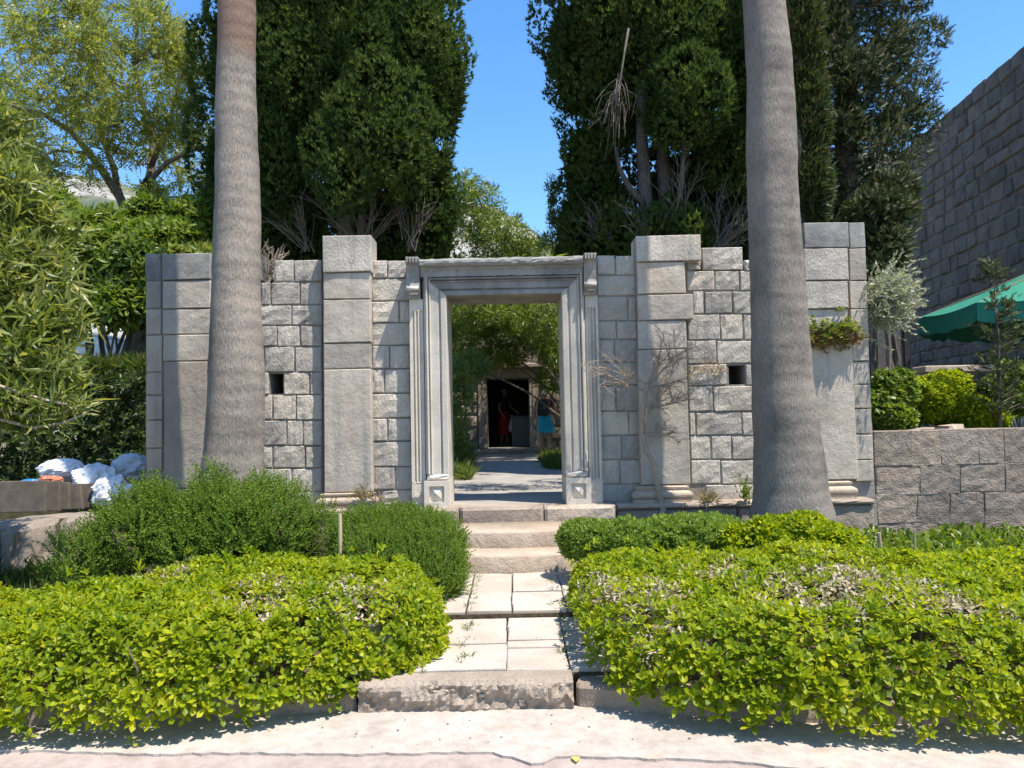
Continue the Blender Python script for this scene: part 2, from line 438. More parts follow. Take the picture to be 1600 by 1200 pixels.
def roadm(name, lo, hi, blot):
    m, nt, b = nmat(name); pos = coords(nt)
    n = N(nt, 'ShaderNodeTexNoise', Scale=1.7, Detail=7.0, Roughness=.65); nt.links.new(pos, n.inputs['Vector'])
    col = ramp(nt, n.outputs[0], [(.3, lo), (.68, hi)]).outputs[0]
    v = N(nt, 'ShaderNodeTexVoronoi', Scale=70.0); nt.links.new(pos, v.inputs['Vector'])
    s = ramp(nt, v.outputs['Distance'], [(.0, (.7, .68, .66)), (.35, (1, 1, 1))]).outputs[0]
    col = mix(nt, .6, col, s, 'MULTIPLY')
    n9 = N(nt, 'ShaderNodeTexNoise', Scale=9.0, Detail=8.0, Roughness=.75); nt.links.new(pos, n9.inputs['Vector'])
    col = mix(nt, .8, col, ramp(nt, n9.outputs[0], [(.35, (.72, .70, .68)), (.55, (1, 1, 1)), (.7, (1.12, 1.11, 1.09))]).outputs[0], 'MULTIPLY')
    n2 = N(nt, 'ShaderNodeTexNoise', Scale=4.0, Detail=4.0); nt.links.new(pos, n2.inputs['Vector'])
    f = ramp(nt, n2.outputs[0], [(.62, (0, 0, 0)), (.75, (.5, .5, .5))]).outputs[0]
    col = mix(nt, f, col, blot)
    nt.links.new(col, b.inputs['Base Color']); b.inputs['Roughness'].default_value = .9; b.inputs['Specular IOR Level'].default_value = .15
    n3 = N(nt, 'ShaderNodeTexNoise', Scale=120.0, Detail=3.0); nt.links.new(pos, n3.inputs['Vector'])
    bp = N(nt, 'ShaderNodeBump', Strength=.4, Distance=.006); nt.links.new(n3.outputs[0], bp.inputs['Height']); nt.links.new(bp.outputs[0], b.inputs['Normal'])
    return m
M_road = roadm('pinkish_road_concrete', (.31, .25, .215), (.40, .325, .285), (.28, .21, .16))
M_apron = roadm('pale_apron_concrete', (.36, .31, .26), (.45, .395, .34), (.34, .26, .18))
M_soil = plain('soil', (.10, .075, .05), .95, (.05, .038, .026), 14, .8, .1, dist=.03)
M_land = plain('dry_land', (.14, .12, .07), .95, (.07, .075, .035), 3, .5, .1, dist=.05)

M_hedge = leafm('pittosporum_leaf', (.13, .19, .008), (.30, .35, .010), (.44, .43, .015), trans=.48, rough=.46, spec=.3, patch=(.72, .82, .8))
M_dry = leafm('dry_clipped_leaf', (.32, .27, .15), (.46, .41, .28), (.18, .12, .06), trans=.2, rough=.6)
M_small = leafm('small_hedge_leaf', (.10, .17, .025), (.18, .27, .035), (.28, .35, .06), trans=.35, rough=.45)
M_rosem = leafm('rosemary_needle', (.06, .11, .015), (.12, .195, .024), (.21, .28, .04), trans=.34, rough=.6, spec=.15)
M_ole = leafm('oleander_leaf', (.10, .14, .03), (.18, .215, .045), (.30, .30, .09), trans=.42, rough=.38, spec=.5)
M_oledk = leafm('courtyard_oleander_leaf', (.075, .12, .02), (.14, .195, .03), (.24, .26, .055), trans=.4, rough=.4, spec=.45)
M_shrub = leafm('shrub_leaf', (.07, .12, .016), (.13, .19, .025), (.22, .26, .045), trans=.42, rough=.4)
M_cyp = leafm('cypress_spray', (.044, .078, .023), (.068, .108, .027), (.135, .165, .04), trans=.27, rough=.7, spec=.12, patch=(.55, .66, .72), pscale=1.6)
M_cedar = leafm('conifer_spray', (.03, .05, .022), (.055, .078, .03), (.12, .11, .045), trans=.2, rough=.55, spec=.25)
M_locust = leafm('locust_leaflet', (.15, .19, .04), (.24, .27, .06), (.35, .34, .11), trans=.45, rough=.45)
M_dkhedge = leafm('dark_hedge_leaf', (.025, .045, .012), (.05, .08, .018), (.10, .12, .03), trans=.25, rough=.45)
M_grey = leafm('grey_shrub_leaf', (.22, .24, .16), (.36, .37, .27), (.46, .45, .36), trans=.2, rough=.6)
M_grass = leafm('grass_blade', (.07, .11, .02), (.12, .17, .03), (.22, .21, .07), trans=.35, rough=.5)
M_ivy = leafm('wall_plant_leaf', (.10, .15, .02), (.17, .21, .04), (.26, .25, .06), trans=.35)
M_lichen = leafm('orange_dry_roots', (.24, .14, .05), (.34, .22, .09), (.2, .14, .08), trans=.1, rough=.8)
M_palmleaf = leafm('palm_leaf', (.05, .09, .02), (.08, .13, .03), trans=.3)
M_palm = barkm('palm_trunk_bark', (.19, .16, .13), (.33, .285, .24), 95, 22, .9, ring=2.2, red_above=4.95)
M_palm2 = barkm('palm_trunk_bark_grey', (.165, .14, .115), (.275, .24, .205), 95, 22, .9, ring=2.2)
M_bark = barkm('tree_bark', (.08, .065, .05), (.17, .145, .12), 40, 6, .7)
M_cbark = barkm('cypress_bark', (.075, .062, .05), (.15, .13, .11), 40, 5, .7)
M_dead = barkm('dead_twig', (.26, .205, .155), (.40, .33, .26), 60, 12, .4)
M_shdead = barkm('shaded_dead_twig', (.10, .085, .07), (.19, .16, .135), 60, 12, .4)  # dead twig bark darkened: shade among the cypresses put into the colour
M_wood = barkm('wooden_stake', (.34, .25, .15), (.5, .4, .27), 60, 6, .3)
M_fal = leafm('fallen_leaf', (.5, .45, .12), (.55, .5, .15), trans=.2)
# ------------------------------------------------------------------ ground, road, kerb, path, steps
def sheet(name, xs, ys, zf, mat):
    xs = np.asarray(xs); ys = np.asarray(ys); X, Y = np.meshgrid(xs, ys)
    V = np.stack([X, Y, zf(X, Y)], -1).reshape(-1, 3); n = len(xs)
    fs = [(j*n+i, j*n+i+1, (j+1)*n+i+1, (j+1)*n+i) for j in range(len(ys)-1) for i in range(n-1)]
    me = bpy.data.meshes.new(name); me.from_pydata(V.tolist(), [], fs); me.update()
    return struct(link(name, me, mat, smooth=True))
MB().box(-2500, 2500, -2500, 2500, -3.0, -.03).build('ground', M_land)['kind'] = 'structure'
struct(MB().box(-40, 40, -12, 4.6, -.5, 0).build('road', M_road))
# pale apron slab: ragged front edge is the crack seen along the bottom of the photo
cr = [(-420,1165),(-150,1168),(0,1171),(110,1174),(180,1176),(240,1178),(300,1176),(420,1176),(560,1177),(700,1175),(770,1176),(800,1183),(830,1193),(850,1190),(868,1183),(900,1180),(980,1183),(1100,1187),(1180,1192),(1240,1199),(1400,1203),(1700,1206),(2000,1208)]
fr = []
for (x0, y0), (x1, y1) in zip(cr[:-1], cr[1:]):
    k = max(1, int(abs(x1-x0)/14))
    for i in range(k):
        f = i/k; fr.append((x0+(x1-x0)*f, y0+(y1-y0)*f + random.uniform(-1.6, 1.6)))
fr = [PZ(x, y, .013) for x, y in fr]
fr = [Vector((-40, fr[0].y, .013))] + fr + [Vector((40, fr[-1].y, .013))]
n = len(fr)
vs = [(p.x, p.y, .013) for p in fr] + [(p.x, p.y+.004, -.1) for p in fr] + [(p.x, 4.5, .013) for p in fr]
fs = [(i, i+1, 2*n+i+1, 2*n+i) for i in range(n-1)] + [(n+i, n+i+1, i+1, i) for i in range(n-1)]
struct(MB().add(vs, fs).build('road_apron', M_apron))

def soil_z(X, Y):
    z = .10 + np.clip((Y-4.3)*.035, 0, .14) + .02*np.sin(X*5.1+Y*3.3)*np.cos(Y*6.2-X*2)
    return np.where((np.abs(X+.05) < 1.05), np.minimum(z, .10), z)
def soil_bed():
    kx = [-9, -2.4, -.9, .4, 1.35, 3.0, 9]; ky = [4.1, 4.2, 4.34, 4.34, 4.06, 3.92, 3.75]
    xs = np.linspace(-9, 9, 90); vs = []; n = 28
    for j in range(n+1):
        for x in xs:
            y0 = float(np.interp(x, kx, ky)); y = y0+(8.3-y0)*j/n
            vs.append((x, y, float(soil_z(np.array([x]), np.array([y]))[0])))
    m = len(xs); fs = [(j*m+i, j*m+i+1, (j+1)*m+i+1, (j+1)*m+i) for j in range(n) for i in range(m-1)]
    me = bpy.data.meshes.new('planting_bed_soil'); me.from_pydata(vs, [], fs); me.update()
    return struct(link('planting_bed_soil', me, M_soil, smooth=True))
soil_bed()
# terrace and courtyard behind the facade
struct(MB().box(-4.2, 4.2, 8.4, 30, -.4, .655).build('courtyard_ground', M_land))
struct(MB().box(-30, -4.2, 8.9, 60, -.4, .66).build('upper_ground', M_land))
struct(MB().box(4.2, 40, 8.5, 60, -.4, 1.26).build('garden_ground', M_land))
struct(MB().box(-1.05, .95, 8.0, 20.2, .5, .665).build('courtyard_path', M_court))

def block(mb, x0, x1, z0, z1, yf, yb, c=.012, jit=.006, bulge=.008, nx=3, nz=3, skew=.004):
    """one dressed stone: uneven front face with worn arrises; front looks to -Y"""
    def sub(a, b, k): 
        t = [0, min(c*1.6/(b-a), .3)] + [i/k for i in range(1, k)] + [1-min(c*1.6/(b-a), .3), 1]
        t = sorted(set([0]+[q for q in t[1:-1] if 0 < q < 1]+[1])); return [a+(b-a)*q for q in t]
    U = sub(x0, x1, nx-1); V = sub(z0, z1, nz-1); nu, nv = len(U), len(V)
    k0 = len(mb.v)
    cs = {(i, j): (random.uniform(-skew, skew), random.uniform(-skew, skew)) for i in (0, 1) for j in (0, 1)}
    for j, z in enumerate(V):
        for i, x in enumerate(U):
            fu = (x-x0)/(x1-x0); fv = (z-z0)/(z1-z0)
            dx = sum(cs[a, b][0]*((fu if a else 1-fu))*((fv if b else 1-fv)) for a in (0, 1) for b in (0, 1))
            dz = sum(cs[a, b][1]*((fu if a else 1-fu))*((fv if b else 1-fv)) for a in (0, 1) for b in (0, 1))
            edge = i in (0, nu-1) or j in (0, nv-1)
            y = yf + (c + random.uniform(0, c*.6) if edge else -bulge*math.sin(PI*fu)*math.sin(PI*fv) + random.uniform(-jit, jit))
            ex = 0 if not edge else random.uniform(0, .25)*c
            x_ = x + dx + (ex if i == 0 else -ex if i == nu-1 else 0)
            z_ = z + dz + (ex if j == 0 else -ex if j == nv-1 else 0)
            mb.v.append((x_, y, z_))
    for j in range(nv-1):
        for i in range(nu-1):
            a = k0+j*nu+i; mb.f.append((a, a+1, a+nu+1, a+nu))
    loop = [i for i in range(nu)] + [j*nu+nu-1 for j in range(1, nv)] + [(nv-1)*nu+i for i in range(nu-2, -1, -1)] + [j*nu for j in range(nv-2, 0, -1)]
    kb = len(mb.v)
    for q in loop:
        v = mb.v[k0+q]; mb.v.append((v[0], yb, v[2]))
    m = len(loop)
    for i in range(m):
        a, b = k0+loop[i], k0+loop[(i+1) % m]
        mb.f.append((b, a, kb+i, kb+(i+1) % m))
    mb.f.append(tuple(kb+i for i in range(m)))
    return mb

# kerb of the planting beds and the entry step
def kerb_run(pts, label, hz=.13):
    t = thing('kerb', label, 'kerb', (pts[0][0], pts[0][1], 0))
    for (x0, y0), (x1, y1) in zip(pts[:-1], pts[1:]):
        Ltot = math.hypot(x1-x0, y1-y0); k = max(1, round(Ltot/.75))
        ang = math.atan2(y1-y0, x1-x0)
        for i in range(k):
            mb = MB(); block(mb, .004, Ltot/k-.004, -.05, hz+random.uniform(-.006, .006), 0, .16, c=.014, jit=.005)
            a = i/k; ca, sa = math.cos(ang), math.sin(ang); ox, oy = x0+(x1-x0)*a, y0+(y1-y0)*a
            mb.v = [(ox+v[0]*ca-v[1]*sa, oy+v[0]*sa+v[1]*ca, v[2]) for v in mb.v]
            mb.build('kerb_stone', M_plinth, t)
    return t
eL = PZ(562, 1113, 0.0); eR = PZ(898, 1116, 0.0); eY = (eL.y+eR.y)/2
kerb_run([(-6.6, eY-.18), (-2.4, eY-.08), (eL.x-.01, eY+.03)], 'low brown kerb along the foot of the hedge left of the path')
kerb_run([(eR.x+.01, eY+.03), (1.35, eY-.25), (3.0, eY-.38), (6.6, eY-.5)], 'low shaded kerb along the foot of the hedge right of the path')
def stairs():
    t = thing('stone_stairs', 'worn stone steps climbing to the carved doorway, lower two with rounded fronts', 'steps', (-.05, 7.0, .17))
    def arc(Yc, xl, xr, R, z0, z1, yb):
        mb = MB(); xc = (xl+xr)/2; n = 22; fr_ = []
        for i in range(n+1):
            x = xl+(xr-xl)*i/n; d = (x-xc)
            fr_.append((x + 0, Yc + (R - math.sqrt(max(R*R-d*d, 0))) + random.uniform(-.004, .004)))
        c = .016; rows = []
        for (dy, z) in ((.0, z0), (-.004, z0+.05), (.0, z1-c*1.3), (c*.45, z1-c*.4), (c*1.4, z1)):
            rows.append([(x, y+dy+random.uniform(-.003, .003), z+random.uniform(-.002, .002)) for x, y in fr_])
        rows.append([(x, yb, z1) for x, y in fr_]); rows.append([(x, yb, z0) for x, y in fr_])
        m = n+1
        vs = [v for r in rows for v in r]
        fs = [(j*m+i, j*m+i+1, (j+1)*m+i+1, (j+1)*m+i) for j in range(len(rows)-1) for i in range(n)]
        fs += [tuple(j*m for j in range(len(rows)))[::-1], tuple(j*m+n for j in range(len(rows)))]
        return mb.add(vs, fs)
    a = P(640, 790, 7.84).x; b = P(962, 786, 7.84).x
    arc(6.76, -.86, .80, 1.75, .10, .372, 7.4).build('step', M_step, t, True)
    arc(7.15, -.88, .84, 1.9, .30, .522, 7.9).build('step', M_step, t, True)
    mb = MB()
    for x0, x1 in ((a, a+.5), (a+.508, a+1.36), (a+1.368, b)):
        s_ = MB(); block(s_, x0, x1, .45, .675, 7.83, 8.12, c=.02, jit=.006, nx=5)
        s_.build('top_step_stone', M_step, t)
stairs()
# entry step at the road: a rough row of rubble and mortar under a smooth lip
def entry():
    t = thing('entry_step', 'rough broken-faced stone step between road and paved path', 'step', ((eL.x+eR.x)/2, eY, 0))
    mb = MB(); nx, nz = 60, 8
    X = np.linspace(eL.x, eR.x, nx); Z = [0.0, .025, .05, .075, .1, .125, .145, .165]
    Z = Z[:nz]
    for j, z in enumerate(Z):
        for i, x in enumerate(X):
            bump_ = 0 if j == 0 else random.uniform(-.013, .013) + .012*math.sin(x*9+z*40)
            mb.v.append((x, eY + bump_ + (.03 if j == nz-1 else 0), z))
    for j in range(nz-1):
        for i in range(nx-1):
            a = j*nx+i; mb.f.append((a, a+1, a+nx+1, a+nx))
    k = len(mb.v)
    for x in X: mb.v.append((x, eY+.16, .166))
    for i in range(nx-1): mb.f.append(((nz-1)*nx+i, (nz-1)*nx+i+1, k+i+1, k+i))
    for sx in (0, nx-1):
        mb.f.append(tuple([j*nx+sx for j in range(nz)] + [k+sx]))
    mb.build('riser', M_plinth, t)
    for i in range(26):    # pebbles standing proud of the worn face
        x = eL.x + .05 + (eR.x-eL.x-.1)*random.random(); z = random.uniform(.085, .14); r = random.uniform(.006, .013)
        if i < 8: z = random.uniform(.03, .1); r *= 1.3
        b = MB(); m = 7
        for q in range(3):
            zz = (-.6, 0, .6)[q]; rr = (.75, 1, .7)[q]
            for w in range(m):
                b.v.append((x+r*1.4*rr*math.cos(2*PI*w/m), eY+.006+r*rr*.6*math.sin(2*PI*w/m), z+zz*r))
        for q in range(2):
            for w in range(m): b.f.append((q*m+w, q*m+(w+1) % m, (q+1)*m+(w+1) % m, (q+1)*m+w))
        b.f.append(tuple(range(m))[::-1]); b.f.append(tuple(range(2*m, 3*m)))
        b.build('pebble', M_step, t, True)
entry()
# paved path: flagstones laid one by one on a mortar bed
pth = struct(MB().box(-1.0, .86, eY+.158, 5.44, 0.0, .145).build('path', M_soil))
up = struct(MB().box(-1.0, .86, 5.44, 7.2, 0.0, .197).build('path_upper_bed', M_soil))
def flags():
    def lay(parent, z, cols):
        for xl, xr, ys in cols:
            for y0, y1 in zip(ys[:-1], ys[1:]):
                a0 = PZ(*xl, z).x if isinstance(xl, tuple) else xl; a1 = PZ(*xr, z).x if isinstance(xr, tuple) else xr
                g = .005; gy = .010; mb = MB(); tl = random.uniform(-.004, .005)
                c = .006
                x0, x1, Y0, Y1 = a0+g, a1-g, y0+gy, y1-gy
                j = lambda: random.uniform(-.006, .006)
                q = [(x0+j(), Y0+j()), (x1+j(), Y0+j()), (x1+j(), Y1+j()), (x0+j(), Y1+j())]
                cx = sum(p[0] for p in q)/4; cy = sum(p[1] for p in q)/4
                inn = [(p[0]+(cx-p[0])*.04, p[1]+(cy-p[1])*.04) for p in q]
                vs = [(p[0], p[1], z-.05) for p in q] + [(p[0], p[1], z-c+tl) for p in q] + [(p[0], p[1], z+tl+random.uniform(-.002, .002)) for p in inn]
                fs = [(8, 9, 10, 11)] + [(a, (a+1) % 4, (a+1) % 4+4, a+4) for a in range(4)] + [(a+4, (a+1) % 4+4, (a+1) % 4+8, a+8) for a in range(4)]
                mb.add(vs, fs).build('paving_stone', M_pave, parent)
    Y = lambda py, z: PZ(800, py, z).y
    z = .17
    lay(pth, z, [(-1.0, (672, 985), [eY+.17, 4.55, 5.0, 5.44]),
                 ((672, 985), (792, 1010), [eY+.17, Y(1034, z), Y(1005, z), Y(985, z), 5.44]),
                 ((792, 1010), (884, 1010), [eY+.17, Y(1011, z), Y(1000, z), Y(980, z), 5.44]),
                 ((884, 1010), .86, [eY+.17, 4.7, 5.1, 5.44])])
    z = .22
    lay(up, z, [(-1.0, (735, 925), [5.45, 6.0, 6.5, 7.15]),
                ((735, 925), (800, 925), [5.45, Y(932, z), Y(896, z), 7.15]),
                ((800, 925), (879, 925), [5.45, Y(941, z), Y(924, z), Y(896, z), 7.15]),
                ((879, 925), .86, [5.45, 5.9, 6.4, 7.15])])
flags()

# ------------------------------------------------------------------ the ruined facade
YB, YP, YQ = 8.17, 8.05, 8.02      # bays, pilasters, portal
fac = thing('ruined_facade', 'roofless ruined stone facade with pilasters and a carved doorway in the middle', 'ruined wall', (0, 8.3, .67))
ZT = .67
def fb(px0, px1, py0, py1, Yf, mat, parent, name='stone_block', gap=.003, depth=.3, **kw):
    pm = (px0+px1)/2; qm = (py0+py1)/2
    x0, x1 = P(px0, qm, Yf).x, P(px1, qm, Yf).x; z1, z0 = P(pm, py0, Yf).z, P(pm, py1, Yf).z
    z0 = max(z0, ZT-.02)
    mb = MB(); yo = random.uniform(-.007, .005)
    block(mb, x0+gap, x1-gap, z0+gap, z1-gap, Yf+yo, Yf+depth, **kw)
    return mb.build(name, mat, parent)
def course(rows, Yf, mat, parent, **kw):
    for (y0, y1, xs) in rows:
        for a, b in xs: fb(a, b, y0, y1, Yf, mat, parent, **kw)
R = dict(c=.006, jit=.0065, bulge=.008, nx=6, nz=5)
D = dict(c=.004, gap=.0022, jit=.0025, bulge=.002)
course([(396,438,[(226,252)])], YB, M_lintel, fac, **D)
course([(439,482,[(228,252)]),(483,523,[(228,252)]),(524,581,[(228,253)]),(582,617,[(228,253)]),(618,656,[(228,254)]),(657,700,[(228,254)]),(701,737,[(229,254)]),(738,768,[(229,254)]),(769,795,[(229,254)])], YB, M_dress, fac, **D)
course([(396,437,[(330,347),(349,407)])], YB, M_lintel, fac, **R)
course([(441,476,[(330,365),(367,405),(407,422),(424,468),(469,503)]),(477,508,[(330,380),(382,455),(456,503)]),
 (509,541,[(330,360),(362,405),(406,432),(433,468),(469,503)]),(542,581,[(330,372),(374,412),(414,460),(461,503)]),
 (582,617,[(330,370),(372,420),(443,483),(484,503)]),(617,656,[(330,380),(382,425),(426,462),(463,503)]),
 (657,696,[(330,400),(402,447),(448,473),(474,503)]),(697,731,[(330,380),(382,425),(427,476),(477,503)]),(732,768,[(330,400),(402,455),(456,503)]),(769,794,[(330,420),(421,503)])], YB, M_rough, fac, **R)
course([(406,440,[(429,459),(460,503)])], YB, M_rough, fac, **R)
course([(407,434,[(581,605),(606,638)]),(435,470,[(581,638)]),(471,504,[(581,623),(624,640)]),(505,539,[(581,640)]),(540,576,[(581,608),(609,641)]),(577,614,[(581,600),(601,641)]),
 (615,653,[(581,642)]),(654,689,[(581,605),(606,642)]),(690,729,[(581,643)]),(730,765,[(581,617),(618,644)]),(766,790,[(597,645)])], YB, M_rough, fac, **R)
course([(399,429,[(933,961),(962,995)]),(430,462,[(933,995)]),(463,501,[(933,981),(982,996)]),(502,530,[(934,963),(964,996)]),(531,566,[(934,960),(961,997)]),(567,602,[(935,998)]),
 (603,642,[(936,962),(963,999)]),(643,680,[(937,982),(983,1000)]),(681,718,[(938,971),(972,1001)]),(719,756,[(938,968),(969,1002)]),(757,784,[(939,1004)])], YB, M_rough, fac, **R)
course([(386,422,[(1097,1161)]),(406,424,[(1163,1174)]),(408,422,[(1073,1095)]),(423,454,[(1073,1116),(1117,1155),(1156,1190)]),(455,490,[(1083,1100),(1101,1144),(1145,1195)]),
 (491,531,[(1074,1125),(1126,1161),(1162,1200)]),(532,568,[(1074,1119),(1120,1180),(1181,1252)]),(569,602,[(1075,1136),(1165,1185),(1186,1254)]),(603,643,[(1076,1114),(1115,1180),(1181,1256)]),
 (644,680,[(1077,1087),(1088,1159),(1160,1220),(1221,1257)]),(681,718,[(1079,1110),(1111,1143),(1144,1200),(1201,1258)]),(719,756,[(1079,1126),(1127,1190),(1191,1258)]),(757,782,[(1103,1178),(1179,1258)])], YB, M_rough, fac, **R)
course([(424,454,[(1191,1250)]),(455,490,[(1196,1250)]),(491,531,[(1201,1252)])], YB, M_rough, fac, **R)
course([(347,387,[(1327,1352)])], YB-.03, M_lintel, fac, **D)
course([(388,438,[(1327,1353)]),(439,482,[(1328,1355)]),(483,527,[(1329,1357)]),(528,564,[(1331,1358)]),(565,600,[(1332,1359)]),(601,638,[(1333,1361)]),(639,678,[(1334,1362)]),(679,718,[(1336,1364)]),(719,752,[(1337,1365)])], YB-.03, M_dress, fac, **D)
def core(px0, px1, ptop, y0, y1=8.78, pbot=None, holes=()):
    zt = P((px0+px1)/2, ptop, y0).z - .012
    x0, x1 = P(px0, 600, y0).x, P(px1, 600, y0).x
    mb = MB()
    if not holes: mb.box(x0, x1, y0, y1, ZT-.3, zt)
    for hx0, hx1, hy0, hy1 in holes:
        a, b = P(hx0, hy0, y0).x, P(hx1, hy0, y0).x; c, d = P(hx0, hy1, y0).z, P(hx0, hy0, y0).z
        mb.box(x0, a, y0, y1, ZT-.3, zt); mb.box(b, x1, y0, y1, ZT-.3, zt); mb.box(a, b, y0, y1, ZT-.3, c); mb.box(a, b, y0, y1, d, zt); mb.box(a, b, y0+.45, y1, c, d)
    return mb.build('wall_core', M_mortar, fac)
core(228, 331, 400, YB+.013); core(331, 504, 443, YB+.013, holes=[(421, 443, 584, 616)]); MB().box(P(428, 430, YB+.013).x, P(504, 430, YB+.013).x, YB+.013, 8.78, P(466, 446, YB).z, P(466, 409, YB).z).build('wall_core', M_mortar, fac)
core(504.5, 640, 411, YB+.013); core(932, 997, 403, YB+.013); core(997.5, 1092, 410, YB+.013); core(1092.5, 1258, 428, YB+.013, holes=[(1138, 1163, 571, 601)])
core(1258.5, 1360, 352, YB+.013)
# pilasters: each a shaft of stacked stones on a moulded base
def sweep3(profile, xl, xr, yf, yb):
    """moulding round three sides of a shaft; profile = (out, z)"""
    mb = MB(); n = len(profile)
    for o, z in profile: mb.v += [(xl-o, yb, z), (xl-o, yf-o, z), (xr+o, yf-o, z), (xr+o, yb, z)]
    for i in range(n-1):
        for j in range(3):
            a = i*4+j; mb.f.append((a, a+1, a+5, a+4))
    mb.f.append(tuple(4*(n-1)+j for j in range(4)))
    return mb
def pilaster(px0, px1, rows, base_py, cap=0, bx=(0, 0)):
    top = P((px0+px1)/2, rows[0][0], YP).z
    x0, x1 = P(px0, 600, YP).x, P(px1, 600, YP).x
    body = MB().box(x0+.02, x1-.02, YP+.03, YB+.02, ZT, top-.02).build('pilaster', M_mortar, fac)
    for i, (a, b, dx) in enumerate(rows):
        fb(px0+dx[0], px1+dx[1], a, b, YP-(.02 if i < cap else 0), M_lintel if (i == 0 and cap != 1) else M_dress if i >= cap else M_rough, body, depth=.34 if i < 2 else .12, gap=.0018, c=.005, jit=.004 if i < 3 else .002, bulge=.004, nx=5, nz=4)
    zb = P((px0+px1)/2, base_py, YP).z
    h = zb-ZT; x0, x1 = P(px0+bx[0], base_py, YP).x, P(px1+bx[1], base_py, YP).x
    pr = [(.055, ZT-.01), (.055, ZT+.15*h), (.06, ZT+.2*h)]
    for k in range(7):
        w = -PI/2 + PI*k/6; pr.append((.045+.022*math.cos(w), ZT+.42*h+.2*h*math.sin(w)))
    pr += [(.035, ZT+.66*h), (.018, ZT+.72*h), (.018, ZT+.80*h), (.028, ZT+.82*h), (.03, ZT+.93*h), (.002, ZT+h)]
    sweep3(pr, x0, x1, YP, YB+.02).build('pilaster_base', M_step, body)
    return body
z0 = (0, 0)
pilaster(254, 329, [(396,437,(-1,0)),(438,482,z0),(483,522,z0),(523,564,z0),(565,763,(2,4))], 764)
pilaster(505, 579, [(368,425,(-1,1)),(426,467,z0),(468,535,z0),(536,576,z0),(577,769,(1,2))], 770, cap=1)
pilaster(996, 1071, [(367,408,(-2,25)),(409,459,z0),(460,500,(0,12)),(501,545,(1,2)),(546,757,(3,5))], 759, cap=1)
pilaster(1256, 1326, [(347,387,z0),(388,438,z0),(439,482,z0),(483,527,z0),(528,750,(2,10))], 752, cap=3)
# plinth under everything
pl = MB().box(P(228, 600, 7.95).x, P(1367, 600, 7.95).x, 8.02, 8.7, -.1, .645).build('plinth', M_mortar, fac)
def plinth_run(pxa, pxb, widths):
    a, b = P(pxa, 790, 7.93).x, P(pxb, 790, 7.93).x; x = a; i = 0
    while x < b-.05:
        w = min(widths[i % len(widths)], b-x)
        if b-x-w < .15: w = b-x
        mb = MB(); block(mb, x+.004, x+w-.004, .05, .605, 7.955, 8.04, c=.015, jit=.01, nx=4, nz=4); mb.build('plinth_stone', M_plinth, pl)
        mb = MB(); block(mb, x+.003, x+w-.003, .61, .668, 7.925, 8.2, c=.012, jit=.006, nx=6, nz=3); mb.build('plinth_ledge_stone', M_step, pl)
        x += w; i += 1
plinth_run(229, 639, [.62, .81, .7]); plinth_run(963, 1368, [.7, .55, .85, .66])

# portal ------------------------------------------------------------
xl, xr = P(699.5, 600, YQ).x, P(880.5, 600, YQ).x; zt = P(789, 460.5, YQ).z
portal = MB()
portal.box(P(641, 600, YB).x, xl-.02, YB, 8.72, ZT, zt+.3).box(xr+.02, P(936, 600, YB).x, YB, 8.72, ZT, zt+.3).box(xl-.02, xr+.02, YB, 8.72, zt+.02, zt+.3)
portal = portal.build('portal', M_portal, fac)
BH = P(683, 751, YQ).z                                      # top of the base blocks
prof = [(0.0, .65), (0.0, .012), (.008, 0.0), (.058, 0.0), (.062, .012), (.07, .03), (.078, .032), (.083, .018), (.09, .012), (.165, .010), (.168, -.006), (.176, -.012), (.184, -.006), (.186, .012), (.192, .016), (.197, -.012), (.205, -.026), (.214, -.026), (.222, -.012), (.224, .01), (.24, .02), (.245, .16)]
def jamb(side):
    mb = MB(); n = len(prof)
    for q in range(9):                      # rings up the jamb; the last is the mitre
        for d, y in prof:
            x = (xl-d) if side < 0 else (xr+d)
            z = (BH+.07) + (zt - BH-.07)*q/8.0 + (d if q == 8 else 0)
            w = random.uniform(-.0016, .0016)
            mb.v.append((x+w, YQ+y+w, z))
    for q in range(8):
        for i in range(n-1):
            a = q*n+i; f = (a, a+1, a+n+1, a+n); mb.f.append(f if side > 0 else f[::-1])
    mb.f.append(tuple(range(n)) if side < 0 else tuple(range(n))[::-1])
    # worn block under the moulding
    x0, x1 = (xl-.235, xl) if side < 0 else (xr, xr+.235)
    block(mb, x0, x1, BH+.002, BH+.068, YQ-.012, 8.64, c=.01, jit=.008, nx=6)
    o = mb.build('jamb', M_portal, portal); return o
jamb(-1); jamb(1)
lint = MB(); n = len(prof); K = 14
for q in range(K+1):
    f = q/K
    for d, y in prof:
        x = (xl-d)*(1-f) + (xr+d)*f
        w = random.uniform(-.003, .003)*(1 if 0 < q < K and d > .05 else .3)
        lint.v.append((x, YQ+y+w, zt+d*.86+w*.5))
for q in range(K):
    for i in range(n-1):
        a = q*n+i; lint.f.append((a, a+n, a+n+1, a+1))
lint.build('lintel', M_lintel, portal)
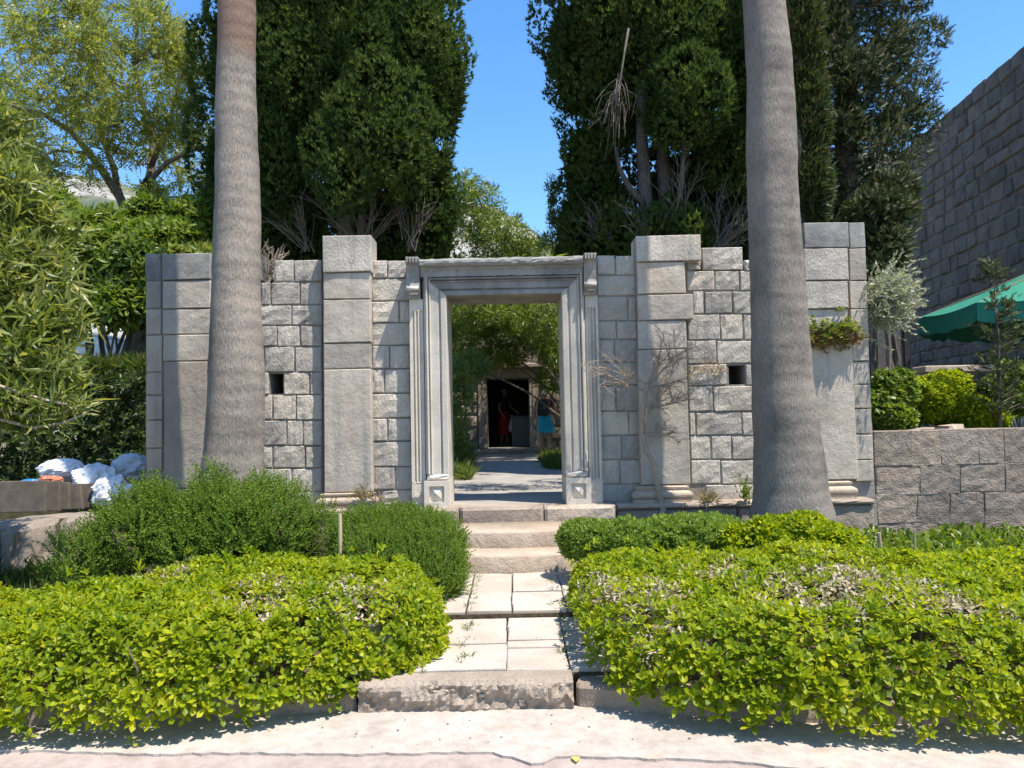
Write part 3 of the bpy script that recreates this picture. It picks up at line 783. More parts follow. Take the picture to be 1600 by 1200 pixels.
# cornice: frieze and a heavy weathered roll running between the two consoles
cz = zt+.245*.86
ctop = P(784, 404, YQ).z
cpr = [(YB+.1, cz-.01), (YQ-.02, cz-.01), (YQ-.025, cz+.05), (YQ-.04, cz+.065), (YQ-.05, cz+.10)]
for k in range(7):
    w = -PI/2+PI*k/6*.95; cpr.append((YQ-.06-.035*math.cos(w), (ctop-.045)+.042*math.sin(w)))
cpr += [(YQ+.05, ctop), (8.7, ctop-.01)]
cx0, cx1 = P(657, 430, YQ).x, P(911, 425, YQ).x
mb = MB(); K = 40; n = len(cpr)
for q in range(K+1):
    x = cx0+(cx1-cx0)*q/K
    for y, z in cpr: mb.v.append((x, y+random.uniform(-.005, .005), z+random.uniform(-.004, .004)))
for q in range(K):
    for i in range(n-1):
        a = q*n+i; mb.f.append((a, a+n, a+n+1, a+1))
mb.f.append(tuple(range(n))[::-1][::-1]); mb.f.append(tuple(K*n+i for i in range(n))[::-1])
mb.build('cornice', M_lintel, portal)
# outer strips (fluted), consoles and base blocks
def side_parts(s):
    if s < 0: a, b, ca, cb, by = P(641, 620, YQ).x, xl-.248, P(636, 435, YQ).x, P(656, 435, YQ).x, 752
    else: a, b, ca, cb, by = xr+.248, P(938, 600, YQ).x, P(912, 430, YQ).x, P(931, 430, YQ).x, 748
    # fluted strip: profile in x,y extruded up
    w = b-a; U = [0, .2, .24, .32, .36, .44, .48, .58, .62, .70, .74, 1.0]; Dp = [.03, .03, .055, .055, .03, .03, .055, .055, .03, .03, .045, .045]
    if s > 0: U = [1-u for u in U][::-1]; Dp = Dp[::-1]
    zc = P(648, 467, YQ).z if s < 0 else P(922, 461, YQ).z
    zs = [BH-.02, BH-.005, zc-.14, zc-.12, zc]
    mb = MB(); m = len(U)
    for k, z in enumerate(zs):
        for u, d in zip(U, Dp):
            dd = d if 1 <= k <= 2 else min(Dp)
            mb.v.append((a+w*u, YQ+dd+random.uniform(-.001, .001), z))
    for k in range(len(zs)-1):
        for i in range(m-1):
            q = k*m+i; mb.f.append((q, q+1, q+m+1, q+m))
    k0 = len(mb.v)
    for z in (zs[0], zs[-1]): mb.v += [(a, YB+.05, z), (b, YB+.05, z)]
    mb.f += [(0, 0+(len(zs)-1)*m, k0+2, k0), (m-1, k0+1, k0+3, len(zs)*m-1)]
    # small sunk panel at the foot of the strip
    mb.box(a, b, YQ+.034, YB+.05, ZT, BH-.021)
    mb.box(a+w*.0, a+w*.22, YQ+.02, YQ+.034, ZT+.1, BH-.03).box(a+w*.22, a+w*.8, YQ+.02, YQ+.034, ZT+.1, ZT+.125)
    mb.build('fluted_strip', M_portal, portal)
    # console: S-shaped scroll seen from the side, grooved head, little drops below
    zt_, zb_ = P(646, 405, YQ).z if s < 0 else P(921, 399, YQ).z, zc
    h = zt_-zb_; cb_ = MB()
    S = [(YB+.02, zt_), (YQ-.10, zt_), (YQ-.115, zt_-.03*h), (YQ-.10, zt_-.1*h), (YQ-.07, zt_-.18*h), (YQ-.05, zt_-.4*h), (YQ-.04, zt_-.62*h), (YQ-.055, zt_-.68*h), (YQ-.075, zt_-.74*h), (YQ-.075, zt_-.80*h), (YQ-.05, zt_-.86*h), (YQ-.01, zt_-.9*h), (YQ-.005, zb_), (YB+.02, zb_)]
    k = len(S)
    for x in (ca, cb):
        cb_.v += [(x, y, z) for y, z in S]
    for i in range(k-1): cb_.f.append((i, k+i, k+i+1, i+1))
    cb_.f.append(tuple(range(k))); cb_.f.append(tuple(range(2*k-1, k-1, -1)))
    ww = cb-ca
    for i in range(4):      # ribs on the head
        cb_.box(ca+ww*(.06+.24*i), ca+ww*(.06+.24*i+.13), YQ-.126, YQ-.10, zt_-.14*h, zt_+.004)
    co = cb_.build('console', M_lintel, portal)
    sc_ = MB(); zc_ = zt_-.77*h
    for x0_, x1_ in ((ca+ww*.1, cb-ww*.05),):
        sc_.tube([(x0_, YQ-.07, zc_), (x1_, YQ-.07, zc_)], .022, 10)
    sc_.tube([(ca+ww*.2, YQ-.05, zc_-.05), (cb-ww*.1, YQ-.05, zc_-.05)], .014, 8)
    sc_.build('volute', M_portal, portal, True)
    # base block with a sunk square and a diamond point
    x0, x1 = (P(663.5, 770, YQ).x, P(702.5, 770, YQ).x) if s < 0 else (P(884.5, 765, YQ).x, P(923, 765, YQ).x)
    yf = YQ-.045; z0_, z1_ = ZT, BH
    bw = x1-x0; bh = z1_-z0_; f = .2
    o = [(x0, z0_), (x1, z0_), (x1, z1_), (x0, z1_)]
    i_ = [(x0+bw*f, z0_+bh*f), (x1-bw*f, z0_+bh*f), (x1-bw*f, z1_-bh*f), (x0+bw*f, z1_-bh*f)]
    d_ = [(x0+bw*(f+.05), z0_+bh*(f+.05)), (x1-bw*(f+.05), z0_+bh*(f+.05)), (x1-bw*(f+.05), z1_-bh*(f+.05)), (x0+bw*(f+.05), z1_-bh*(f+.05))]
    V = [(x, 8.66, z) for x, z in o] + [(x, yf, z) for x, z in o] + [(x, yf, z) for x, z in i_] + [(x, yf+.03, z) for x, z in i_] + [(x, yf+.03, z) for x, z in d_] + [((x0+x1)/2, yf-.01, (z0_+z1_)/2)]
    Fs = []
    for g in range(4):
        for e in range(4):
            p, q = g*4+e, g*4+(e+1) % 4
            Fs.append((p, q, q+4, p+4))
    for e in range(4): Fs.append((16+e, 16+(e+1) % 4, 20))
    Fs.append((3, 2, 1, 0))
    MB().add(V, Fs).build('base_block', M_portal, portal)
side_parts(-1); side_parts(1)
# scratched strokes on the big slab left of the door
mb = MB()
for a, b_ in (((577, 676), (562, 716)), ((550, 718), (556, 716)), ((553, 717), (551, 729)), ((549, 729), (556, 728)), ((560, 716), (559, 728)), ((564, 715), (564, 727)), ((564, 715), (571, 719)), ((571, 719), (570, 728)), ((575, 716), (575, 728))):
    mb.tube([P(*a, YP-.0005), P(*b_, YP-.0005)], .0028, 4)
mb.build('incised_mark', M_mortar, fac)
# ------------------------------------------------------------------ palms
PALM_CROWNS = False
def palm(label, cen, mat, group, crown_z, seed):
    r = random.Random(seed)
    base = cen[0][0]
    t = thing('palm_tree', label, 'palm', (base.x, base.y, .15), group)
    pts = [c[0] for c in cen]; rad = [c[1] for c in cen]
    d = (pts[-1]-pts[-2]).normalized()
    top = pts[-1] + d*((crown_z-pts[-1].z)/d.z); pts.append(top); rad.append(rad[-1]*.9)
    # finer rings with slight swellings
    P2, R2 = [], []
    for i in range(len(pts)-1):
        k = max(2, int((pts[i+1]-pts[i]).length/.09))
        for j in range(k):
            f = j/k; P2.append(pts[i].lerp(pts[i+1], f)+Vector((.006*math.sin(len(P2)*.35+seed), 0, 0))); R2.append((rad[i]*(1-f)+rad[i+1]*f)*(1+r.uniform(-.012, .012)+.010*math.sin(P2[-1].z*5.3+seed)+.008*math.sin(P2[-1].z*13)))
    mb = MB().tube(P2, R2, 28); 
    mb.build('trunk', mat, t, True)
    pos, ax, sc = [], [], []
    fr_ = MB()
    for i in range(34 if PALM_CROWNS else 0):
        az = i*2.39996; el = math.radians(r.uniform(-35, 70)); Lf = r.uniform(1.5, 2.0)
        q = []
        for k in range(9):
            s_ = k/8; e = el - s_*s_*1.0
            q.append(top + Vector((math.cos(az)*math.cos(e), math.sin(az)*math.cos(e), math.sin(e)))*Lf*s_)
        fr_.tube(q, [.018*(1-.7*k/8) for k in range(9)], 4)
        for k in range(3, 9):
            tn = (q[k]-q[k-1]).normalized(); sd = tn.cross(Vector((0, 0, 1)))
            for j in (-1, 1):
                for h in range(3):
                    pos.append(q[k-1].lerp(q[k], h/3)); ax.append(sd*j*.8+tn*.7-Vector((0, 0, .25))); sc.append(1)
    if pos: fr_.build('frond_stems', M_palmleaf, t)
    if pos: inst_mix('fronds', [blade(.45, .035, .15)], [tuple(p) for p in pos], [tuple(a) for a in ax], sc, M_palmleaf, t)
    return t
def trunk_px(rows, Y):
    out = []
    for py, a, b in rows:
        c = P((a+b)/2, py, Y); out.append((c, (b-a)/2*Y/1200.0))
    return out
PG = 'palms in front of the ruined facade'

palm('tall grey palm trunk, reddish at its top, rising from rosemary left of the door',
     trunk_px([(870,296,424),(800,308,416),(740,317,412),(680,322,411),(600,326,411),(500,331,409),(400,334,406),(300,336,405),(200,338,402),(110,339,399),(0,341,398)], 7.15), M_palm, PG, 10.2, 3)
palm('grey palm trunk leaning left, thick at its foot, right of the door',
     trunk_px([(885,1168,1318),(820,1174,1302),(760,1178,1290),(700,1178,1282),(600,1177,1270),(500,1174,1261),(400,1171,1252),(300,1169,1247),(200,1167,1243),(100,1165,1237),(0,1162,1226)], 7.1), M_palm2, PG, 10.6, 5)

# ------------------------------------------------------------------ front hedges (pittosporum): clipped, rounded, leaves in whorls
def inpoly(px, py, poly):
    ins = np.zeros(len(px), bool); n = len(poly)
    for i in range(n):
        x0, y0 = poly[i]; x1, y1 = poly[(i+1) % n]
        c = ((y0 > py) != (y1 > py)) & (px < (x1-x0)*(py-y0)/(y1-y0+1e-12)+x0); ins ^= c
    return ins
def edist(px, py, poly):
    d = np.full(len(px), 1e9); n = len(poly)
    for i in range(n):
        a = np.array(poly[i]); b = np.array(poly[(i+1) % n]); ab = b-a
        t = np.clip(((px-a[0])*ab[0]+(py-a[1])*ab[1])/(ab@ab), 0, 1)
        d = np.minimum(d, np.hypot(px-a[0]-t*ab[0], py-a[1]-t*ab[1]))
    return d
def hedge_surface(poly, hfun, zlf, e, n, bump=.075, depth=.045, bf=4.5):
    xs = [p[0] for p in poly]; ys = [p[1] for p in poly]
    def H(x, y):
        d = edist(x, y, poly); q = np.clip(d/e, 0, 1)
        h = hfun(x, y) + bump*wob(np.stack([x, y, x*0], 1), bf) + bump*.5*wob(np.stack([x, y, x*0], 1), bf*2.3, 1.0)
        zlow = zlf(x, y)
        return zlow + (h-zlow)*np.sqrt(np.maximum(1-(1-q)**2.0, 0))
    x = rng.uniform(min(xs), max(xs), n*9); y = rng.uniform(min(ys), max(ys), n*9)
    m = inpoly(x, y, poly); x, y = x[m], y[m]
    h = H(x, y); ep = .012
    gx = (H(x+ep, y)-H(x-ep, y))/(2*ep); gy = (H(x, y+ep)-H(x, y-ep))/(2*ep)
    nr = np.stack([-gx, -gy, np.ones_like(gx)], 1); ln = np.linalg.norm(nr, axis=1)
    w = np.minimum(ln, 9.0); nr /= ln[:, None]
    k = rng.choice(len(x), min(n, len(x)), replace=True, p=w/w.sum())
    # on steep flanks spread the height so that leaves fill the side evenly
    p = np.stack([x[k], y[k], h[k]], 1); nr = nr[k]
    p[:, 2] += np.where(ln[k] > 4, rng.uniform(-.04, .04, len(k)), 0)
    p -= nr*np.minimum(rng.exponential(depth, len(k)), .16)[:, None]
    return p, nr
def front_hedge(label, poly, hfun, n, dry_px, seed, zlf=lambda x, y: .06+0*x):
    c = np.mean(np.array(poly), 0)
    t = thing('clipped_hedge', label, 'hedge', (c[0], c[1], .1))
    p, nr = hedge_surface(poly, hfun, zlf, .34, n)
    ax = nr*.75 + np.array([0.05, -.1, .55]) + rng.normal(0, .28, p.shape)
    dry = np.zeros(len(p), bool)
    for px, py, r_, z in dry_px:
        q = PZ(px, py, z); d = np.hypot((p[:, 0]-q.x), (p[:, 1]-q.y)*.6)
        dry |= (d < r_*(.6+.5*rng.random(len(p)))) & (nr[:, 2] > .6) & (rng.random(len(p)) < .55)
    g = ~dry; p_, a_ = p[g], ax[g]
    # the 300 shoots that show largest are single parts, the rest one mass
    dist = np.linalg.norm(p_-np.array(CAM), axis=1)
    vis = dist + np.where(nr[g][:, 1] < -.05, 0, 1.2) + np.where(np.abs(p_[:, 0]/p_[:, 1]) < .66, 0, 9) + rng.uniform(0, .25, len(p_))
    order = np.argsort(vis); front, rest = order[:300], order[300:]
    inst_mix('foliage', WHORLS4, p_[rest], a_[rest], rng.uniform(.5, 1.25, len(rest)), M_hedge, t)
    protos = []
    for tv, tt in WHORLS:
        me = tri_mesh('leafy_shoot', tv, tt); me.materials.append(M_hedge); protos.append(me)
    Rm = frames(a_[front]); b = base_of(t)
    for i, q in enumerate(front):
        o = bpy.data.objects.new('leafy_shoot', protos[i % 4]); COL.objects.link(o); o.parent = t
        m = Matrix(Rm[i].tolist()).to_4x4(); s_ = random.uniform(.7, 1.3)
        o.matrix_local = Matrix.Translation(Vector(p_[q].tolist())-b) @ m @ Matrix.Scale(s_, 4)
    if dry.any():
        inst_mix('dry_leaves', [whorl(6, .055, .02, 10, 100, 9), whorl(5, .05, .017, 30, 120, 10)], p[dry], ax[dry]+rng.normal(0, .5, (dry.sum(), 3)), rng.uniform(.6, 1.0, dry.sum()), M_dry, t)
    # a few young shoots standing above the clipped surface
    k = rng.choice(len(p_), 160); up_ = p_[k] + np.array([0, 0, 1.0])*rng.uniform(.02, .09, 160)[:, None]*(nr[g][k][:, 2:3] > .4) + nr[g][k]*.03
    inst_mix('young_shoots', [whorl(7, .06, .02, 8, 60, 31), whorl(6, .055, .018, 5, 50, 32)], up_, rng.normal(0, .3, (160, 3))+np.array([0, -.1, 1]), rng.uniform(.8, 1.4, 160), M_hedge, t)
    # dark woody stems inside
    mb = MB()
    xs = [q[0] for q in poly]; ys = [q[1] for q in poly]; k = 0
    while k < 130:
        x, y = random.uniform(min(xs), max(xs)), random.uniform(min(ys), max(ys))
        if not inpoly(np.array([x]), np.array([y]), poly)[0]: continue
        if edist(np.array([x]), np.array([y]), poly)[0] < .16: continue
        k += 1; h = float(hfun(np.array([x]), np.array([y]))[0]); q = [Vector((x, y, .1))]
        for s_ in range(3): q.append(q[-1]+Vector((random.uniform(-.07, .07), random.uniform(-.07, .07), (h-.16)/3)))
        mb.tube(q, [.008, .007, .005, .003], 4)
    s = mb.build('stems', M_bark, t); s['kind'] = 'stuff'
    return t
front_hedge('low bright yellow-green clipped hedge filling the front bed left of the path',
    [(-6.2, 3.85), (-4.2, 3.8), (-2.6, 3.75), (-1.65, 3.76), (-1.12, 4.0), (-.6, 4.3), (-.42, 4.6), (-.45, 5.2), (-.62, 5.7), (-1.3, 5.85), (-2.3, 5.75), (-3.0, 5.5), (-3.8, 5.35), (-6.2, 5.4)],
    lambda x, y: .56 - .03*np.clip(-x-1.5, 0, 3) + .05*np.clip(y-4.2, 0, 1.5)*np.clip((x+3.2)/1.5, 0, 1), 10800,
    [(560, 915, .28, .58), (420, 930, .25, .55), (250, 915, .2, .5), (330, 960, .12, .5), (60, 900, .2, .5)], 1)
front_hedge('broad bright yellow-green clipped hedge with dry tips filling the front bed right of the path',
    [(.40, 5.8), (.34, 5.2), (.35, 4.6), (.42, 4.15), (.74, 3.84), (1.3, 3.62), (2.2, 3.48), (3.4, 3.38), (6.2, 3.25), (6.2, 5.35), (4.4, 5.45), (3.0, 5.75), (1.6, 6.0), (.8, 6.0)],
    lambda x, y: .55 + .0*x + .03*np.clip(y-4.2, 0, 1.5), 12800,
    [(1010, 905, .3, .6), (1120, 880, .25, .6), (930, 890, .22, .6), (1280, 900, .35, .6), (1400, 915, .35, .58), (1250, 925, .3, .57), (1060, 960, .16, .57), (1500, 930, .25, .57), (1330, 880, .3, .6)], 2, lambda x, y: .06+.24*np.clip((1.0-x)/.5, 0, 1)*np.clip((y-4.05)/.3, 0, 1))

# ------------------------------------------------------------------ bushes
def bush(name, label, cat, lobes, n, tmpl, scale, mat, group=None, up=.5, depth=.12, bump=.2, bf=4.0, cull=.75, spread=.35, part='foliage', base_z=.2, half=False, stems=8, bark=None, seed=1, zmin=None, bxy=None, sr=.03, plumes=0):
    r = random.Random(seed)
    c = sum((l[0] for l in lobes), Vector((0, 0, 0)))/len(lobes)
    if bxy: c = Vector((bxy[0], bxy[1], 0))
    t = thing(name, label, cat, (c.x, c.y, base_z), group)
    if plumes: lobes2 = clumps([(l[0], tuple(q*.9 for q in l[1])) for l in lobes], plumes, (.08, .17), seed, 1.5)
    p, nr = lobe_pts(lobes2 if plumes else lobes, n, depth, bump, bf, cull, half)
    if zmin is not None:
        k = p[:, 2] > zmin; p, nr = p[k], nr[k]
    ax = nr*(1-up) + np.array([0, 0, up]) + rng.normal(0, spread, p.shape)
    lo, hi = scale
    inst_mix(part, tmpl, p, ax, rng.uniform(lo, hi, len(p)), mat, t)
    if stems:
        mb = MB()
        for i in range(stems):
            l = lobes[i % len(lobes)]; e = l[0] + Vector((r.uniform(-.5, .5)*l[1][0], r.uniform(-.5, .5)*l[1][1], r.uniform(-.3, .6)*l[1][2]))
            b0 = Vector((c.x+r.uniform(-.12, .12), c.y+r.uniform(-.1, .1), base_z-.05)); k = 6
            rr = max(.008, sr*(e-b0).length/2)
            q = [b0.lerp(e, j/k) + Vector((r.uniform(-.05, .05), r.uniform(-.05, .05), .12*math.sin(PI*j/k)))*(1 if 0 < j < k else 0)*(e-b0).length/1.5 for j in range(k+1)]
            mb.tube(q, [rr*(1-.75*j/k) for j in range(k+1)], 5)
        o = mb.build('branches', bark or M_bark, t); o['kind'] = 'stuff'
    return t
RG = 'rosemary bushes'
bush('rosemary_bush', 'tallest upright rosemary bush round the foot of the left palm', 'bush',
     [L(350, 828, 40, 6.75, 50, 46), L(440, 836, 48, 6.7, 50, 38), L(395, 850, 75, 6.55, 70, 50), L(478, 845, 30, 6.75), L(318, 858, 36, 6.6), L(338, 792, 18, 6.85), L(415, 800, 18, 6.8), L(455, 808, 18, 6.85)],
     11000, ROSEM, (.6, 1.0), M_rosem, None, up=.62, depth=.1, bump=.16, base_z=.2, seed=2, plumes=70)
bush('rosemary_bush', 'loose rosemary bush between the leftmost pilaster and the plastic sacks', 'bush',
     [L(220, 838, 46, 6.6, 50, 40), L(262, 815, 34, 6.75), L(175, 862, 30, 6.5), L(295, 860, 36, 6.5), L(130, 885, 24, 6.3, 30, 16), L(236, 806, 16, 6.8)],
     7500, ROSEM, (.6, 1.0), M_rosem, None, up=.6, depth=.1, bump=.18, base_z=.2, seed=3, plumes=70)
bush('rosemary_bush', 'low mounded rosemary hedge beside the lower steps left of the path', 'bush',
     [L(570, 850, 50, 6.5, 60, 45), L(625, 845, 52, 6.6, 80, 45), L(672, 865, 50, 6.3, 80, 52), L(685, 900, 38, 6.0, 50, 42), L(590, 880, 52, 6.1, 50, 45), L(650, 905, 45, 5.9, 40, 40)],
     9500, ROSEM, (.4, .75), M_rosem, None, up=.6, depth=.08, bump=.1, base_z=.18, seed=4)
bush('low_shrub', 'low soft green shrub at the foot of the facade right of the steps', 'shrub',
     [L(905, 842, 34, 6.5, 40, 32), L(930, 846, 40, 6.3, 40, 34), L(980, 846, 46, 6.3, 50, 36), L(1040, 842, 46, 6.4, 50, 36), L(1095, 838, 46, 6.4, 50, 36), L(950, 850, 45, 6.5, 50, 36), L(1010, 850, 50, 6.5, 55, 36), L(1070, 838, 48, 6.6, 60, 34), L(1120, 838, 46, 6.6, 60, 34)],
     11000, SMALL, (.8, 1.5), M_small, None, up=.5, depth=.08, bump=.12, base_z=.2, seed=5)
bush('pittosporum_shrub', 'glossy rounded shrub in front of the right palm trunk', 'shrub',
     [L(1200, 850, 45, 6.1, 45, 40), L(1255, 845, 52, 6.1, 50, 42), L(1305, 860, 45, 6.0, 45, 38), L(1150, 850, 28, 6.2)],
     1900, WHORLS, (.9, 1.35), M_hedge, None, up=.45, depth=.08, bump=.14, base_z=.2, seed=6)
# weeds at the foot of the retaining wall, grass at far left
def weeds(name, px0, px1, Y0, Y1, n, mat, tm, sc, zf, label=None):
    x = rng.uniform(0, 1, n); Y = rng.uniform(Y0, Y1, n); p = []
    for f, y in zip(x, Y):
        q = P(px0+(px1-px0)*f, 850, y); p.append((q.x, y, zf(q.x, y)))
    o = inst_mix(name, tm, p, rng.normal(0, .2, (n, 3))+np.array([0, 0, 1]), rng.uniform(*sc, n), mat)
    return o
sz = lambda x, y: float(soil_z(np.array([x]), np.array([y]))[0])
weeds('ground_cover', 1345, 1700, 5.6, 7.9, 1500, M_shrub, [whorl(7, .09, .03, 20, 85, 3), whorl(6, .08, .025, 10, 80, 4)], (.7, 1.8), lambda x, y: sz(x, y)+random.uniform(0, .14))
weeds('grass_clumps', -60, 150, 5.5, 6.9, 500, M_grass, TUFT, (.8, 1.6), lambda x, y: sz(x, y))
weeds('path_edge_weeds', 540, 690, 4.3, 4.9, 26, M_grass, TUFT, (.2, .45), lambda x, y: .165)

# stakes
def stake(label, px, py0, py1, Y, r_, lean=0.0):
    a, b = P(px, py1, Y), P(px+lean, py0, Y)
    t = MB().tube([a, a.lerp(b, .5)+Vector((.004, 0, 0)), b], [r_, r_*.95, r_*.9], 7)
    tag(t.build('wooden_stake', M_wood), label, 'stake')
stake('thin pale wooden stake standing between the left hedge and the rosemary', 531, 803, 885, 6.0, .016)
stake('short wooden stake in front of the retaining wall, nearer the palm', 1377, 832, 895, 6.4, .018, -4)
stake('thin wooden stake in front of the retaining wall, farther from the palm', 1428, 826, 880, 6.9, .010, 1)

# bare climber in front of the third pilaster
def bare_tree():
    b0 = P(1034, 812, 7.86)
    t = thing('bare_climber', 'leafless twisted climber with pale thin trunk before the pilaster right of the door', 'bare shrub', b0)
    Y0 = 7.9
    tr = [(1030, 815), (1036, 795), (1030, 772), (1026, 745), (1020, 722), (1010, 705), (1005, 680), (1004, 655), (1006, 632), (1009, 612), (1014, 600)]
    tk = MB(); pts = [P(x, y, Y0+.05*math.sin(i*1.1)) for i, (x, y) in enumerate(tr)]
    tk.tube(pts, [.034-.0014*i for i in range(len(pts))], 7)
    tk.tube([pts[6], P(1010, 650, Y0-.05), P(1010, 630, Y0-.08), P(1011, 612, Y0-.05)], [.014, .012, .01, .01], 6)
    tk.build('trunk', M_dead, t, True)
    tw = MB(); r = random.Random(4)
    def grow(p, d, l, rad, dep):
        k = 4; q = [p]
        for i in range(k):
            d = (d + Vector((r.uniform(-.3, .3), r.uniform(-.25, .2), r.uniform(-.25, .28)))).normalized(); q.append(q[-1]+d*l/k)
        tw.tube(q, [rad*(1-.5*i/k) for i in range(k+1)], 5 if dep < 2 else 4)
        if dep >= 3: return
        for i in range(1, k+1):
            for h in range(1 if r.random() < .6 else 2):
                nd = (d + Vector((r.uniform(-1, 1), r.uniform(-.6, .25), r.uniform(-.7, .9)))).normalized()
                grow(q[i], nd, l*r.uniform(.45, .75), rad*.55, dep+1)
    for (px, py, dx, dz, l) in ((1014, 600, .75, .6, .42), (1014, 600, -.8, .45, .38), (1012, 606, .95, .1, .4), (1010, 612, -.95, .2, .42), (1006, 640, .8, .35, .3), (1004, 655, .6, .7, .3), (1013, 600, .1, 1, .4), (1008, 680, .9, .1, .22)):
        grow(P(px, py, Y0), Vector((dx, -.1, dz)).normalized(), l, .011, 0)
    o = tw.build('twigs', M_dead, t); o['kind'] = 'stuff'
bare_tree()
# plants that grow on the wall
def wall_plant(name, label, cat, pts, n, tmpl, mat, sc, axis, base, jitter, spread=.4, roots=None):
    t = thing(name, label, cat, base)
    k = rng.integers(0, len(pts)-1, n); f = rng.random(n)
    A = np.array([tuple(p) for p in pts]); p = A[k]*(1-f)[:, None] + A[k+1]*f[:, None] + rng.normal(0, 1, (n, 3))*np.array(jitter)
    inst_mix('foliage', tmpl, p, rng.normal(0, spread, (n, 3))+np.array(axis), rng.uniform(*sc, n), mat, t)
    if roots is not None:
        nn = n; k = rng.integers(0, len(pts)-1, nn); f = rng.random(nn)
        p = A[k]*(1-f)[:, None] + A[k+1]*f[:, None] + rng.normal(0, 1, (nn, 3))*np.array(jitter)*np.array([1, .6, .4]) - np.array([0, 0, .06])
        o = inst_mix('dry_roots', [tuft(7, .12, .012, 80, 5)], p, rng.normal(0, .5, (nn, 3))+np.array([0, -.4, -.5]), rng.uniform(.5, 1, nn), roots, t)
    return t
wall_plant('ledge_plant', 'leafy green plant with orange dry roots sprouting from the rightmost pilaster', 'plant', [P(1268, 520, 8.0), P(1300, 522, 8.0), P(1340, 517, 8.0)], 130,
           [whorl(8, .06, .03, 15, 80, 2), whorl(7, .05, .025, 10, 70, 3)], M_ivy, (.6, 1.3), (0, -.35, .8), P(1300, 525, 8.03), (.05, .05, .075), .45, M_lichen)
wall_plant('lichen_growth', 'small orange dried growth on the stones right of the bare climber', 'plant', [P(1062, 578, 8.12), P(1095, 576, 8.12), P(1136, 578, 8.14)], 30,
           [tuft(6, .07, .010, 85, 6)], M_lichen, (.5, 1.0), (0, -.7, .1), P(1095, 580, 8.13), (.04, .012, .03), .5)
t = wall_plant('grey_shrub', 'silvery grey bushy plant leaning out from the right end of the facade', 'shrub', [P(1356, 495, 8.3), P(1368, 470, 8.25), P(1378, 455, 8.25), P(1384, 480, 8.2)], 420,
           [sprig(16, .2, .05, .012, 50, 3), sprig(14, .24, .05, .012, 40, 5)], M_grey, (.8, 1.5), (.62, -.25, .05), P(1356, 490, 8.35), (.07, .1, .11), .42)
wall_plant('wall_top_weed', 'bright green leafy weeds on top of the left end of the facade', 'plant', [P(262, 396, 8.3), P(290, 393, 8.3), P(330, 392, 8.3)], 70,
           [whorl(7, .13, .035, 30, 90, 2, lambda l, w: blade(l, w, .2)), whorl(7, .1, .03, 30, 90, 4)], M_ivy, (.7, 1.2), (0, -.2, .8), P(295, 398, 8.3), (.03, .08, .025), .35)
def twig_bush(label, base, dirs, l, seed):
    t = thing('dead_twigs', label, 'twigs', base); r = random.Random(seed); mb = MB()
    for i in range(dirs):
        d = Vector((r.uniform(-.7, .7), r.uniform(-.3, .2), 1)).normalized(); q = [base+Vector((r.uniform(-.06, .06), 0, 0))]
        for k in range(5):
            d = (d+Vector((r.uniform(-.2, .2), r.uniform(-.15, .15), r.uniform(-.1, .1)))).normalized(); q.append(q[-1]+d*l/5*r.uniform(.7, 1.2))
        mb.tube(q, [.006*(1-.12*k) for k in range(6)], 4)
        for k in (2, 3, 4):
            e = q[k]+Vector((r.uniform(-.12, .12), r.uniform(-.05, .05), r.uniform(0, .15))); mb.tube([q[k], e], [.004, .002], 4)
    mb.build('twigs', M_dead, t)['kind'] = 'stuff'
twig_bush('pale dead twigs on the broken wall top just right of the left palm', P(420, 438, 8.3), 12, .4, 3)
wall_plant('plinth_weed', 'small dry weed at the right corner of the pilaster base by the bare climber', 'plant', [P(1098, 784, 7.95), P(1110, 784, 7.95)], 16, TUFT, M_dry, (.5, .9), (0, -.1, .8), P(1104, 786, 7.95), (.03, .02, .01), .4)
wall_plant('plinth_weed', 'slim green weed on the plinth beside the right palm', 'plant', [P(1162, 783, 7.95), P(1170, 783, 7.95)], 18, [sprig(12, .2, .05, .016, 50, 2)], M_shrub, (.6, 1.2), (0, -.1, 1), P(1166, 786, 7.95), (.02, .02, .02), .25)
wall_plant('plinth_weed', 'small dry weed on the base of the pilaster left of the door', 'plant', [P(555, 772, 7.95), P(600, 782, 7.95)], 16, TUFT, M_dry, (.4, .8), (0, -.1, .8), P(575, 780, 7.95), (.03, .02, .01), .4)
# grit, dry leaf bits and small stones on the path and the apron
def litter():
    n = 260; pos = []
    while len(pos) < n:
        u = random.random()
        if u < .45: x, y, z = random.uniform(-.95, .6), random.uniform(4.42, 5.42), .172
        elif u < .7: x, y, z = random.uniform(-.7, .7), random.uniform(5.5, 6.7), .222
        else: x, y, z = random.uniform(-3, 3), random.uniform(3.68, 4.15), .014
        e = abs(x+.05)/.6
        if u < .7 and random.random() > .35+.65*min(1, e): continue
        pos.append((x, y, z))
    bit = (np.array([(-.5, -.3, 0), (.5, -.2, .05), (.35, .4, .12), (-.4, .35, .2), (0, 0, .5)]), np.array([(0, 1, 4), (1, 2, 4), (2, 3, 4), (3, 0, 4)]))
    m = leafm('ground_litter_bits', (.12, .09, .05), (.26, .21, .13), (.4, .36, .28), trans=0, rough=.9)
    inst_mix('ground_litter', [bit], pos, rng.normal(0, .15, (n, 3))+np.array([0, 0, 1]), rng.uniform(.004, .016, n), m)
litter()
k = 60; x = np.where(rng.random(k) < .5, -.33+rng.normal(0, .02, k), .30+rng.normal(0, .03, k)); y = rng.uniform(4.45, 6.6, k)
inst_mix('joint_weeds', [tuft(7, .1, .008, 70, 4)], np.stack([x, y, np.where(y > 5.44, .215, .165)], 1), rng.normal(0, .2, (k, 3))+np.array([0, 0, 1]), rng.uniform(.25, .6, k), M_grass)
